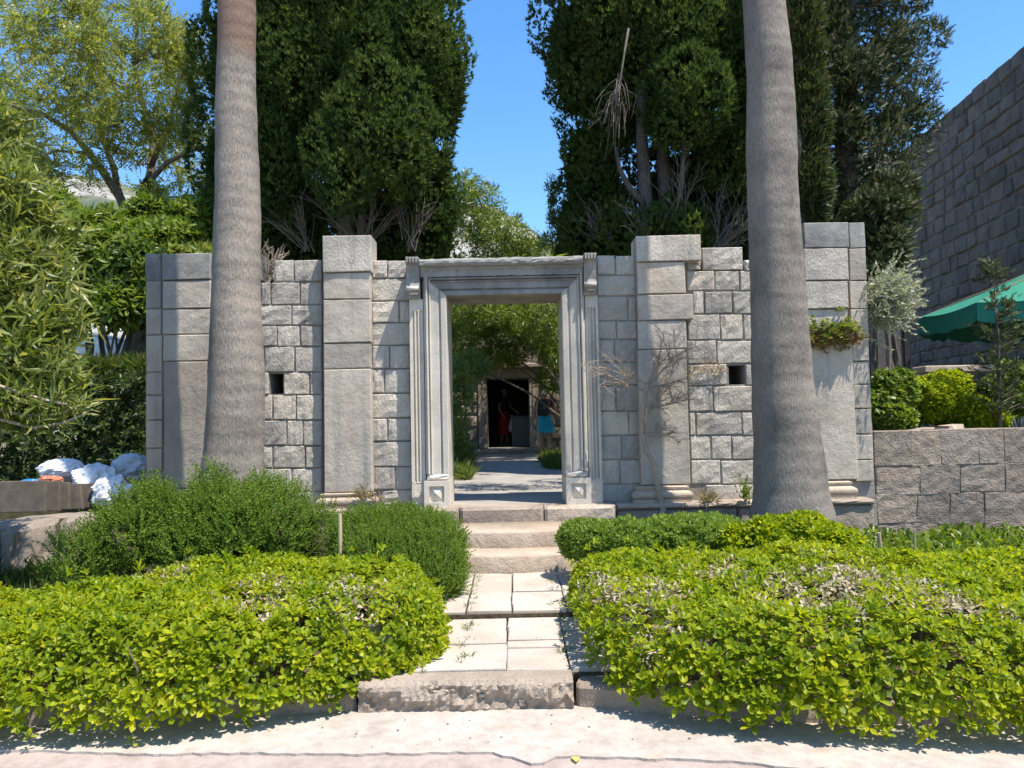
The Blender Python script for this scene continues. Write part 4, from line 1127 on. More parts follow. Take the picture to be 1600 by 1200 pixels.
# fallen leaf on the road
q = PZ(901, 1193, .006); lf = oval(.075, .04); v = lf[0][:, [0, 2, 1]]*np.array([1, 1, .6]) + np.array([q.x, q.y, .012])
tag(link('fallen_leaf', tri_mesh('fallen_leaf', v, lf[1]), M_fal), 'single yellow leaf lying on the road below the path', 'leaf')
# ------------------------------------------------------------------ far limestone hill
def hill():
    m, nt, b = nmat('limestone_hillside'); pos = coords(nt)
    mp = N(nt, 'ShaderNodeMapping'); mp.inputs['Scale'].default_value = (.02, .02, .11); nt.links.new(pos, mp.inputs['Vector'])
    n = N(nt, 'ShaderNodeTexNoise', Scale=1.0, Detail=8.0, Roughness=.65); nt.links.new(mp.outputs[0], n.inputs['Vector'])
    r = ramp(nt, n.outputs[0], [(.40, (.07, .09, .045)), (.50, (.14, .14, .10)), (.54, (.27, .25, .22)), (.75, (.34, .32, .29))])
    nt.links.new(r.outputs[0], b.inputs['Base Color']); b.inputs['Roughness'].default_value = .95
    bp = N(nt, 'ShaderNodeBump', Strength=.8, Distance=4.0); nt.links.new(n.outputs[0], bp.inputs['Height']); nt.links.new(bp.outputs[0], b.inputs['Normal'])
    prof = [(-900, 300), (-300, 280), (0, 292), (70, 280), (125, 272), (180, 284), (230, 300), (330, 345), (480, 380), (620, 340), (700, 310), (780, 325), (830, 358), (880, 398), (1000, 380), (1200, 300), (1330, 235), (1420, 240), (1600, 260), (2300, 330)]
    xs = np.linspace(-900, 2300, 161); top = np.interp(xs, [p[0] for p in prof], [p[1] for p in prof])
    vs = []; nr = 12
    for j in range(nr+1):
        f = j/nr
        for x, t in zip(xs, top):
            q = P(x, t + 1.6*math.sin(x*.09)+1.2*math.sin(x*.23), 320)
            zz = max(q.z, 4)*f; yy = 320-(1-f)*190 + 9*math.sin(x*.03+j)*(1-f)
            vs.append((q.x*(1-(1-f)*.35), yy, -2+zz+2*f + random.uniform(-1.5, 1.5)*(0 < j < nr)))
    m_ = len(xs); fs = [(j*m_+i, j*m_+i+1, (j+1)*m_+i+1, (j+1)*m_+i) for j in range(nr) for i in range(m_-1)]
    k = len(vs)
    for x, t in zip(xs, top):
        q = P(x, t, 320); vs.append((q.x, 480, -2))
    fs += [(nr*m_+i, nr*m_+i+1, k+i+1, k+i) for i in range(m_-1)]
    struct(MB().add(vs, fs).build('hill', m, smooth=False))
hill()

# ------------------------------------------------------------------ cypresses behind the wall
def cypress(label, key, body, trunks, dead, n, seed, Y, base_x, twigbox):
    r = random.Random(seed); t = thing('cypress_tree', label, 'cypress', (base_x, Y, .66), 'cypresses behind the facade')
    key = [(l[0], tuple(q*.86 for q in l[1])) for l in key]; body = [(l[0], tuple(q*.84 for q in l[1])) for l in body]
    cl = clumps(key, 15, (.2, .42), seed, 1.5) + clumps(body, 9, (.25, .45), seed+50)
    p, nr = lobe_pts(cl, n, .10, .16, 5.0, .8, half=True)
    up = np.array([0, 0, 1.0])
    ax = nr*.5 + up*.95 + rng.normal(0, .25, p.shape)
    inst_mix('crown', CSPR, p, ax, rng.uniform(.065, .14, len(p)), M_cyp, t)
    # thin dark inner sprays so the crown does not look hollow
    inner = [(l[0]+Vector((0, .2, 0)), tuple(q*.66 for q in l[1])) for l in key+body]
    p2, n2 = lobe_pts(inner, n//4, .2, .1, 2.0, .5)
    inst_mix('inner_crown', CSPR, p2, n2*.6+up*.5+rng.normal(0, .3, p2.shape), rng.uniform(.22, .36, len(p2)), M_cyp, t)
    tm = MB()
    for pts, r0 in trunks: tm.tube(pts, [r0*(1-.55*i/(len(pts)-1)) for i in range(len(pts))], 10)
    tm.build('trunk', M_cbark, t, True)
    tw = MB()
    for (bx, by, ang0, ang1, l0, l1, cnt, yy) in twigbox:
        for i in range(cnt):
            a = math.radians(r.uniform(ang0, ang1)); q = [P(bx+r.uniform(-12, 12), by+r.uniform(-10, 10), yy+r.uniform(-.3, .3))]
            d = Vector((math.cos(a), r.uniform(-.35, .1), math.sin(a))); l = r.uniform(l0, l1)
            for k in range(6):
                d = (d+Vector((r.uniform(-.14, .14), r.uniform(-.12, .12), r.uniform(-.12, .12)))).normalized(); q.append(q[-1]+d*l/6)
            tw.tube(q, [.011*(1-.14*k) for k in range(7)], 4)
            for k in (2, 3, 4, 5):
                e = (d+Vector((r.uniform(-.8, .8), r.uniform(-.5, .5), r.uniform(-.6, .8)))).normalized()
                tw.tube([q[k], q[k]+e*l*.16, q[k]+e*l*.3+Vector((0, 0, r.uniform(-.05, .08)))], [.005, .004, .002], 4)
    for pts, r0 in dead: tw.tube(pts, [r0*(1-.8*i/(len(pts)-1)) for i in range(len(pts))], 5)
    o = tw.build('bare_branches', M_shdead, t); o['kind'] = 'stuff'
YC = 12.6
def LC(px, py, r, dy=0, rz=None, ry=None): return L(px, py, r, YC+dy, ry, rz)
key = [LC(592, 215, 82, -1.1, 105), LC(545, 265, 55, -1.2, 60), LC(635, 250, 48, -1.0, 70), LC(470, 110, 85, -.7, 110), LC(430, 240, 70, -.5, 100), LC(560, 70, 75, -.9, 110), LC(640, 60, 70, -.6, 110), LC(682, 120, 52, -.1, 150),
       LC(678, 300, 34, .2, 120), LC(630, 350, 56, .5, 70), LC(370, 100, 62, .2, 160), LC(350, 270, 42, .5, 130), LC(415, 345, 62, .2, 60), LC(480, 320, 45, .1, 50), LC(560, 330, 70, .7, 60), LC(672, 380, 34, .5, 50), LC(460, 385, 80, .9, 50), LC(590, 395, 90, 1.0, 50),LC(500,20,90,-.5,120)]
body = [LC(520, -80, 190, .2, 200), LC(520, -250, 140, .3, 200), LC(420, -60, 110, 0, 160), LC(640, -70, 100, 0, 170), LC(525, 120, 190, .9, 230)]
tr = [([P(560, 460, YC), P(562, 400, YC), P(566, 330, YC-.2), P(590, 260, YC)], .10), ([P(548, 460, YC+.2), P(540, 330, YC), P(520, 0, YC), P(520, -300, YC)], .2)]
cypress('dense clumpy cypress, sunlit on its front, behind the left half of the facade', key, body, tr, [], 130000, 5, YC, P(550, 500, YC).x,
        [(565, 390, 45, 135, .7, 1.3, 22, YC-.7), (480, 385, 80, 150, .5, 1.1, 16, YC-.4), (640, 385, 40, 120, .6, 1.1, 14, YC-.4)])
key = [LC(918, 110, 60, 0, 120), LC(895, 60, 42, .1, 80), LC(925, 260, 45, .3, 110), LC(912, 350, 42, .5, 70), LC(960, 40, 80, -.3, 110), LC(1065, 175, 62, -1.0, 62), LC(1090, 150, 36, -1.2, 40), LC(1060, 60, 80, -.6, 80), LC(1130, 60, 60, -.5, 90),
       LC(1130, 240, 55, -.2, 75), LC(975, 160, 52, .9, 90), LC(940, 320, 50, .9, 80), LC(1040, 375, 60, -.6, 22), LC(975, 375, 52, -.2, 25), LC(1150, 340, 55, .4, 60), LC(1070, 300, 80, 1.6, 80), LC(1130, 300, 60, 1.3, 60), LC(1180, 140, 60, .2, 130), LC(1120, 380, 110, 1.0, 50), LC(930, 385, 70, .9, 40)]
body = [LC(1030, -90, 170, .2, 140), LC(955, -60, 95, 0, 150), LC(1150, -70, 100, 0, 170), LC(1040, 80, 150, 1.0, 180), LC(1230, 60, 60, .6, 160)]
tr = [([P(1012, 450, YC-.5), P(1010, 350, YC-.5), P(1006, 270, YC-.4), P(1002, 190, YC-.2), P(1000, 0, YC)], .15), ([P(1046, 440, YC-.3), P(1040, 330, YC-.3), P(1034, 250, YC-.2), P(1040, 120, YC), P(1035, -100, YC)], .13),
      ([P(1006, 320, YC-.55), P(985, 295, YC-.6), P(968, 265, YC-.5), P(962, 230, YC-.4)], .06), ([P(1060, 330, YC-.9), P(1066, 270, YC-.95), P(1070, 215, YC-1)], .05), ([P(1068, 250, YC-.95), P(1092, 200, YC-1)], .03)]
dd = [([P(982, 45, YC-1.3), P(976, 80, YC-1.4), P(970, 120, YC-1.4), P(963, 150, YC-1.4), P(960, 190, YC-1.4)], .022)]
for i in range(26):
    a = random.uniform(-150, -50); x, y = 966+random.uniform(-4, 6), 115+random.uniform(0, 45)
    q = [P(x, y, YC-1.4)]
    for k in range(1, 5): q.append(P(x+math.cos(math.radians(a))*k*11*random.uniform(.4, 1.5), y+random.uniform(0, 30)*(k > 2)-math.sin(math.radians(a))*k*17*random.uniform(.6, 1.2), YC-1.4+random.uniform(-.15, .15)))
    dd.append((q, .007))
cypress('open dark cypress with bare trunks and a hanging dead branch behind the facade', key, body, tr, dd, 120000, 6, YC, P(1030, 500, YC).x,
        [(1065, 330, 50, 130, .5, 1.0, 14, YC-.8), (1120, 390, 20, 95, .6, 1.3, 30, YC-.6), (960, 380, 80, 160, .5, 1.0, 16, YC-.3), (1010, 375, 40, 140, .4, .8, 10, YC-.9)])

# ------------------------------------------------------------------ layered conifer at right, near the fortress wall
def layered_conifer():
    Y = 13.0; b0 = P(1322, 480, Y); r = random.Random(8)
    t = thing('layered_conifer', 'tall conifer with drooping layered branches between the right palm and the fortress wall', 'conifer', (b0.x, Y, 1.2))
    top = P(1322, -260, Y)
    MB().tube([Vector((b0.x, Y, 1.2)), P(1322, 300, Y), P(1324, 100, Y), P(1322, -100, Y), top], [.24, .2, .17, .13, .04], 10).build('trunk', M_bark, t, True)
    br = MB(); pos, ax, sc = [], [], []
    def rad(py): return np.interp(py, [-420, -150, 0, 60, 130, 200, 250, 330, 400, 470], [25, 110, 128, 125, 130, 140, 150, 110, 80, 60])
    py = 470.0
    while py > -140:
        for k in range(r.choice((3, 4, 4))):
            az = r.uniform(0, 2*PI); rr = rad(py)*Y/1200*r.uniform(.62, 1.08)
            st = P(1322, py+r.uniform(-14, 14), Y); q = [st]; n = 8
            for i in range(1, n+1):
                s = i/n; q.append(st + Vector((math.cos(az)*rr*s, math.sin(az)*rr*s, -.16*rr*math.sin(s*2.6)+.18*rr*s*s + r.uniform(-.03, .03))))
            br.tube(q, [.035*(1-.11*i) for i in range(n+1)], 5)
            for i in range(2, n+1):
                tn = (q[i]-q[i-1]).normalized(); sd = tn.cross(Vector((0, 0, 1))).normalized()
                m = 13 if i > 3 else 7
                for h in range(m):
                    o = q[i-1].lerp(q[i], r.random()) + Vector((r.gauss(0, .13), r.gauss(0, .13), r.gauss(.02, .10))) + sd*r.gauss(0, .17*(1.2-.5*i/n))
                    d = tn*.8 + sd*r.uniform(-.9, .9) + Vector((0, 0, r.uniform(-.2, .5)))
                    pos.append(tuple(o)); ax.append(tuple(d)); sc.append(r.uniform(.11, .22))
        py -= 30
    br.build('branches', M_bark, t)
    inst_mix('foliage', CEDAR, pos, ax, sc, M_cedar, t)
    lobes = [L(x, y, q, Y+r.uniform(-.5, .9), q, q*.5) for x, y, q in ((1290, 40, 55), (1375, 20, 62), (1420, 55, 40), (1300, 130, 62), (1395, 120, 60), (1430, 160, 30), (1290, 215, 55), (1370, 205, 66), (1300, 300, 60), (1395, 250, 34), (1335, 330, 40), (1280, 370, 45), (1440, 190, 18), (1350, -60, 70))]
    cl = clumps(lobes, 14, (.16, .34), 77, .8); p, nr = lobe_pts(cl, 14000, .25, .2, 3.0, .5)
    inst_mix('inner_foliage', CEDAR, p, nr*.7+np.array([0, 0, .25])+rng.normal(0, .4, p.shape), rng.uniform(.10, .19, len(p)), M_cedar, t)
layered_conifer()
bush('slender_cypress', 'narrow olive-green cypress half hidden behind the right palm trunk', 'cypress', [L(1250, 60, 30, 11, 30, 110), L(1255, 180, 34, 11, 30, 100), L(1262, 290, 30, 11, 30, 80), L(1240, -100, 26, 11, 30, 120)], 9000, CSPR, (.12, .22), M_cedar, None, up=.55, depth=.12, bump=.2, stems=5, base_z=.7, spread=.25)
bush('drooping_conifer', 'feathery conifer branches hanging just right of the facade end', 'conifer', [L(1380, 385, 32, 11.5, 40, 36), L(1375, 330, 45, 11.6, 40, 30), L(1392, 300, 30, 11.8, 40, 26), L(1365, 430, 22, 11.3, 20, 30)], 3200, CEDAR, (.12, .22), M_cedar, None, up=.2, depth=.2, stems=6, base_z=1.2, spread=.5)

# ------------------------------------------------------------------ fortress wall on the right
def fortress():
    A = Vector((10.3, 9.0, 0)); B = Vector((12.55, 30.0, 0)); d = (B-A); Ln = d.length; d.normalize(); nrm = Vector((-d.y, d.x, 0))   # nrm looks to -X
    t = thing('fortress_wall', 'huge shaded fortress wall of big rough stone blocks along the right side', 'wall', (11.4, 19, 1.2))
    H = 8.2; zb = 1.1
    def loc(s, z, out): return (A.x+d.x*s+nrm.x*out, A.y+d.y*s+nrm.y*out, z)
    mb = MB()
    cs = [loc(0, zb, -.02), loc(Ln, zb, -.02), loc(Ln, zb, -2.2), loc(0, zb, -2.2)]
    ct = [loc(0, zb+H-.02, -.02), loc(Ln, zb+H-.02, -.02), loc(Ln, zb+H-.02, -2.2), loc(0, zb+H-.02, -2.2)]
    mb.add(cs+ct, [(0,1,5,4),(1,2,6,5),(2,3,7,6),(3,0,4,7),(4,5,6,7)]); mb.build('wall_core', M_mortar, t)
    stones = []; z = zb; r = random.Random(12); row = 0
    while z < zb+H-.1:
        h = min(r.uniform(.29, .42), zb+H-z)
        if zb+H-z-h < .2: h = zb+H-z
        s = -r.uniform(0, .4)
        while s < Ln:
            w = r.uniform(.34, .68); a, b_ = max(s, 0), min(s+w, Ln)
            if b_-a > .12: stones.append((a, b_, z, z+h))
            s += w
        z += h
    def mk(mb, q):
        a, b_, z0, z1 = q
        l = MB(); ztop = z1-.012
        block(l, a+.007, b_-.007, z0+.007, ztop, -r.uniform(0, .04), .25, c=.022, jit=.015, bulge=.012, nx=4, nz=3, skew=.028)
        k = len(mb.v); mb.v += [loc(v[0], v[2], -v[1]) for v in l.v]; mb.f += [tuple(i+k for i in reversed(f)) for f in l.f]
    def vis(q):
        s = (q[0]+q[1])/2; x, y, zz = loc(s, (q[2]+q[3])/2, 0)
        px = 800+1200*x/y; py = 655-1200*(zz-CAM.z)/y
        return 1370 < px < 1615 and 40 < py < 610 and not (px < 1470 and py < 230+0)
    big = sorted([q for q in stones if vis(q)], key=lambda q: -(q[1]-q[0])*(q[3]-q[2])/((9+q[0])**3))
    one = set(big[:300]); rest = MB()
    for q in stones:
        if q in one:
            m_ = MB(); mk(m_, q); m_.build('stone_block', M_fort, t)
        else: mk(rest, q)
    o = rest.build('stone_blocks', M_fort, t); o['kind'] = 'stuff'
fortress()
# retaining wall in front of the garden, at the right
def retaining():
    Yf = 8.2; x0 = P(1368, 760, Yf).x; x1 = 9.5; zt = P(1480, 671, Yf).z
    t = thing('retaining_wall', 'weathered brownish retaining wall of squared stones at the right of the facade', 'wall', ((x0+x1)/2, Yf, .1))
    MB().box(x0+.01, x1, Yf+.008, 8.6, -.1, zt-.03).build('wall_core', M_low, t)
    z = .05; r = random.Random(3); hs = [.30, .33, .28, .0]
    zs = [.05, .36, .68, .98, zt]
    for a, b_ in zip(zs[:-1], zs[1:]):
        x = x0
        while x < x1-.05:
            w = min(r.uniform(.26, .5), x1-x)
            mb = MB(); block(mb, x+.001, x+w-.001, a+.001, b_-.001, Yf+r.uniform(-.001, .002), Yf+(.38 if b_ == zt else .14), c=.0035, jit=.007, bulge=.002, nx=6, nz=5, skew=.022 if b_ != zt else .005); mb.build('stone_block', M_low, t)
            x += w
retaining()
q0 = P(1440, 668, 8.45)
for i, (px, w) in enumerate(((1440, .26), (1490, .2))):
    q = P(px, 664, 8.75); mb = MB(); block(mb, q.x-w/2, q.x+w/2, 1.255, 1.255+.10+.03*i, q.y-.1, q.y+.18, c=.03, jit=.015, skew=.03)
    tag(mb.build('loose_stone', M_step), ['flat pale loose stone lying on the retaining wall under the bright shrub', 'smaller pale loose stone on the retaining wall, right of the flat one'][i], 'stone', 'loose stones on the retaining wall')
bush('garden_shrub', 'bright yellow-green rounded shrub behind the retaining wall', 'shrub', [L(1450, 625, 45, 9.4, 50, 36), L(1510, 645, 42, 9.3, 50, 28), L(1400, 640, 38, 9.4, 40, 34), L(1480, 605, 34, 9.9, 40, 26), L(1545, 655, 26, 9.3, 30, 22)], 3000, WHORLS4, (.9, 1.4), M_hedge, None, up=.5, depth=.1, bump=.15, base_z=1.26, seed=11)
bush('leafy_bush', 'dark leafy bush with upright shoots against the right end of the facade', 'bush', [L(1385, 610, 24, 9.1, 25, 32), L(1412, 605, 18, 9.15, 20, 30), L(1375, 640, 24, 9.0, 25, 30), L(1400, 655, 30, 8.95, 25, 20)], 900, [whorl(6, .1, .05, 30, 95, 7), whorl(7, .09, .045, 30, 95, 8)], (.6, 1.0), M_shrub, None, up=.45, depth=.15, base_z=1.26, seed=12)
bush('leafy_bush', 'green broad-leaved bush beside the small conifer sapling', 'bush', [L(1580, 590, 26, 9.6, 25, 25), L(1555, 610, 24, 9.6, 25, 22), L(1600, 620, 30, 9.5, 30, 26)], 900, [whorl(6, .1, .05, 30, 95, 7)], (.6, 1.0), M_shrub, None, up=.45, depth=.15, base_z=1.26, seed=13)
def sapling():
    Y = 8.9; b0 = P(1562, 662, Y); t = thing('conifer_sapling', 'thin feathery conifer sapling in front of the green parasol', 'sapling', (b0.x, Y, 1.26)); r = random.Random(5)
    top = P(1551, 408, Y); MB().tube([Vector((b0.x, Y, 1.24)), P(1560, 540, Y), top], [.03, .02, .005], 6).build('trunk', M_bark, t, True)
    pos, ax, sc = [], [], []; br = MB()
    for i in range(60):
        f = r.uniform(.02, .99); st = P(1562-11*f, 662-254*f, Y); az = r.uniform(0, 2*PI); l = (.46*(1-f)**.8+.05)*r.uniform(.6, 1.1)
        d = Vector((math.cos(az), math.sin(az), .45)).normalized(); br.tube([st, st+d*l*.6, st+d*l+Vector((0, 0, -.02))], [.008, .005, .002], 4)
        for k in range(10):
            pos.append(tuple(st+d*l*r.uniform(.2, 1.05)+Vector((r.gauss(0, .03), r.gauss(0, .03), r.gauss(0, .03))))); ax.append((d.x+r.gauss(0, .5), d.y+r.gauss(0, .5), d.z+r.gauss(.2, .4))); sc.append(r.uniform(.08, .15))
    br.build('branches', M_bark, t); inst_mix('foliage', CEDAR, pos, ax, sc, M_cedar, t)
sapling()
# green parasol
def parasol():
    Y0 = 11.2; e0 = P(1482, 480, 10.8); cx, cy = e0.x+2.05, 11.3; ze = e0.z+.02; ht = .8; rad = 1.95
    mg = plain('green_canvas', (.03, .20, .13), .75, (.025, .16, .105), 9, .15, .2)
    t = thing('garden_parasol', 'dark green garden parasol with a scalloped edge at the right', 'parasol', (cx, cy, 1.26))
    n = 8; mb = MB(); a0 = PI/8
    cor = [Vector((cx+rad*math.cos(a0+2*PI*i/n), cy+rad*math.sin(a0+2*PI*i/n), ze)) for i in range(n)]
    ap = Vector((cx, cy, ze+ht)); th = Vector((0, 0, -.006))
    for i in range(n):
        a, b_ = cor[i], cor[(i+1) % n]; k = 6; m = 5
        for lay in (Vector((0, 0, 0)), th):
            k0 = len(mb.v)
            for j in range(m+1):
                f = j/m
                for q in range(k+1):
                    g = q/k; e = a.lerp(b_, g); s = ap.lerp(e, f); mb.v.append(tuple(s+lay-Vector((0, 0, .05*math.sin(PI*g)*f+.05*math.sin(PI*f)))))
            for j in range(m):
                for q in range(k):
                    w = k0+j*(k+1)+q; mb.f.append((w, w+k+1, w+k+2, w+1))
    mb.build('canopy', mg, t, False)
    for i in range(n):   # hanging valance with scallops
        a, b_ = cor[i], cor[(i+1) % n]; mb = MB(); k = 20; out = ((a+b_)/2-Vector((cx, cy, ze))); out.z = 0; out.normalize()
        for o in (0, .006):
            for q in range(k+1):
                g = q/k; p = a.lerp(b_, g)-Vector((0, 0, .05*math.sin(PI*g)))+out*o; dr = .25+.04*abs(math.sin(PI*g*3))
                mb.v += [tuple(p+Vector((0, 0, .004))), tuple(p-Vector((0, 0, dr))+out*.02)]
        s = 2*(k+1)
        for q in range(k):
            w = 2*q; mb.f += [(w, w+1, w+3, w+2), (s+w, s+w+2, s+w+3, s+w+1), (w+1, s+w+1, s+w+3, w+3)]
        mb.build('valance', mg, t)
    mp = plain('parasol_pole', (.25, .18, .1), .6)
    MB().tube([(cx, cy, 1.26), (cx, cy, ze+ht+.06)], .025, 10).build('pole', mp, t, True)
    for i in range(n):
        MB().tube([ap-Vector((0, 0, .05)), cor[i]-Vector((0, 0, .012))], .009, 5).build('rib', mp, t)
    MB().tube([(cx, cy, 1.255), (cx, cy, 1.33)], .28, 16).build('base', M_conc, t)
parasol()
# dark metal gate panel behind the end of the facade
def gate():
    md = plain('dark_metal', (.035, .033, .036), .5, (.02, .02, .022), 30, .1, .4)
    m, nt, b = nmat('perforated_panel'); pos = coords(nt); v = N(nt, 'ShaderNodeTexVoronoi', Scale=34.0); nt.links.new(pos, v.inputs['Vector'])
    nt.links.new(ramp(nt, v.outputs['Distance'], [(.25, (.02, .018, .018)), (.4, (.10, .09, .085))]).outputs[0], b.inputs['Base Color'])
    Y = 12.5; a, b_ = P(1362, 545, Y), P(1416, 545, Y); z1, z0 = P(1388, 500, Y).z, P(1388, 580, Y).z
    t = thing('garden_gate', 'dark perforated metal gate just behind the right end of the facade', 'gate', ((a.x+b_.x)/2, Y, 1.26))
    MB().box(a.x+.04, b_.x-.03, Y, Y+.03, z0+.03, z1+.3).build('panel', m, t)
    for x in (a.x, b_.x): MB().box(x-.04, x+.04, Y-.03, Y+.06, 1.25, z1+.4, .006).build('post', md, t)
    MB().box(a.x+.04, b_.x-.04, Y-.02, Y+.05, z0-.03, z0+.03, .005).build('rail', plain('grey_rail', (.18, .2, .25), .5), t)
gate()
q = P(1525, 574, 10.6)
tag(MB().box(q.x-.75, q.x+.75, 10.5, 10.85, q.z-.06, q.z+.03, .01).box(q.x-.6, q.x-.4, 10.55, 10.8, 1.25, q.z-.06).box(q.x+.4, q.x+.6, 10.55, 10.8, 1.25, q.z-.06).build('stone_bench', M_step), 'pale stone bench behind the bright shrub in the right garden', 'bench')

# ------------------------------------------------------------------ left side
def left_ledge():
    t = thing('retaining_ledge', 'low concrete ledge with a broken face in the shade at the far left', 'wall', (-4.7, 7.2, .1))
    p = [PZ(-160, 845, .72), PZ(0, 824, .72), PZ(95, 812, .72), PZ(190, 799, .72), PZ(228, 795, .72)]
    for i in range(len(p)-1):
        a, b_ = p[i], p[i+1]; d = (b_-a).normalized(); nn = Vector((-d.y, d.x, 0)); l = (b_-a).length
        mb = MB(); block(mb, .004, l-.004, .02, .72, 0, .55, c=.03, jit=.03, nx=8, nz=6, skew=.03)
        mb.v = [(a.x+d.x*v[0]+nn.x*v[1], a.y+d.y*v[0]+nn.y*v[1], v[2]) for v in mb.v]
        mb.build('ledge_block', M_conc, t)
left_ledge()
M_slab = plain('dark_fibre_board', (.115, .095, .075), .85, (.075, .062, .05), 9, .3, .15)
SB = ['frontmost dark board leaning on the ledge at the far left', 'second dark board of the leaning stack, just behind the frontmost', 'third dark board of the leaning stack', 'fourth dark board of the leaning stack', 'rearmost and rightmost dark board of the stack, nearest the plastic sacks']
for i, (pxr, tilt) in enumerate(((76, 6), (97, 6), (112, 8), (130, 12), (152, 20))):
    Y = 8.0+.07*i; zt_ = P(pxr-10, 753+1.2*i, Y).z; x1 = P(pxr-8, 780, Y).x; x0 = x1-1.25
    mb = MB(); block(mb, -1.25, 0, 0, zt_-.70, -.02, .02, c=.004, jit=.002, bulge=0, skew=.006)
    s = math.tan(math.radians(14+tilt)); vs = []
    for v in mb.v: vs.append((x1 + v[0] + (zt_-.70-v[2])*math.tan(math.radians(tilt))*1.0, Y + v[1] + v[2]*.2, .71+v[2]))
    mb.v = vs; tag(mb.build('leaning_board', M_slab), SB[i], 'board', 'boards leaning at the far left')
M_sack = plain('white_plastic', (.74, .74, .75), .35, (.60, .61, .63), 6, .3, .5, dist=.03)
M_sackg = plain('clear_grey_plastic', (.42, .44, .47), .3, (.30, .32, .35), 6, .3, .5, dist=.03)
M_blue = plain('blue_plastic', (.03, .22, .55), .35, (.02, .15, .42), 8, .3, .5)
M_oran = plain('orange_plastic', (.5, .16, .08), .4, (.4, .12, .06), 8, .3, .5)
def bluepatch():
    m, nt, b = nmat('printed_white_plastic'); pos = coords(nt); n = N(nt, 'ShaderNodeTexNoise', Scale=5.0, Detail=3.0); nt.links.new(pos, n.inputs['Vector'])
    c = ramp(nt, n.outputs[0], [(.0, (.72, .72, .72)), (.52, (.72, .72, .72)), (.54, (.03, .2, .6)), (.60, (.03, .3, .65)), (.62, (.55, .06, .12)), (.66, (.74, .74, .74))]); nt.links.new(c.outputs[0], b.inputs['Base Color']); b.inputs['Roughness'].default_value = .35; return m
M_print = bluepatch()
def sack(label, px, py, rpx, Y, mat, seed, sq=(1, .9, .75), knot=False):
    r = np.random.default_rng(seed); c = P(px, py, Y); R_ = rpx*Y/1200; nu, nv = 40, 24
    u = np.linspace(0, 2*PI, nu, endpoint=False); w = np.linspace(-PI/2+.02, PI/2-.02, nv); U_, V_ = np.meshgrid(u, w)
    d = np.stack([np.cos(V_)*np.cos(U_), np.cos(V_)*np.sin(U_), np.sin(V_)], -1).reshape(-1, 3)
    disp = np.zeros(len(d))
    for k in range(14):
        a = r.normal(size=3); a /= np.linalg.norm(a); f = r.uniform(3, 13); disp += -np.abs(np.sin(d@a*f+r.uniform(0, 6)))*.27/f
    p = d*(1.12+disp)[:, None]*np.array(sq)*R_ + np.array(c); p[:, 2] = np.maximum(p[:, 2], .70)
    fs = [(j*nu+i, j*nu+(i+1) % nu, (j+1)*nu+(i+1) % nu, (j+1)*nu+i) for j in range(nv-1) for i in range(nu)] + [tuple(range(nu))[::-1], tuple((nv-1)*nu+i for i in range(nu))]
    me = bpy.data.meshes.new('plastic_sack'); me.from_pydata(p.tolist(), [], fs); me.update()
    o = link('plastic_sack', me, mat); tag(o, label, 'plastic sack', 'plastic sacks heaped left of the facade')
    if knot:
        kb = MB(); rr = random.Random(seed)
        for i in range(3):
            q = c+Vector((rr.uniform(-.3, .6)*R_, 0, R_*sq[2]*.75)); kb.tube([q, q+Vector((rr.uniform(-.04, .08), 0, .05)), q+Vector((rr.uniform(0, .1), 0, .09))], [.025, .018, .022], 6)
        pass
sack('white plastic sack with tied ends at the back left of the heap', 98, 735, 36, 9.0, M_sack, 1, (1.15, .9, .62), True)
sack('large crumpled white sack in the middle of the heap', 150, 752, 42, 8.7, M_sack, 2, (1.1, .9, .85), True)
sack('greyish clear plastic sack highest on the right, touching the facade', 207, 732, 36, 8.85, M_sackg, 3, (1.15, .9, .8))
sack('white sack spilling forward at the front of the heap', 175, 770, 36, 8.35, M_sack, 4, (1.0, .9, .95))
sack('white sack printed with blue and red patches, front right of the heap', 205, 778, 28, 8.25, M_print, 5, (1.0, .9, .95))
sack('small blue plastic bag behind the boards', 50, 757, 20, 8.6, M_blue, 6, (1.1, .8, .5))
sack('small orange-red bag under the back left white sack', 78, 752, 24, 8.6, M_oran, 7, (1.0, .8, .5))
sack('dull white sack between the middle and the grey one', 130, 768, 26, 8.45, M_sack, 8, (1.2, .9, .7))
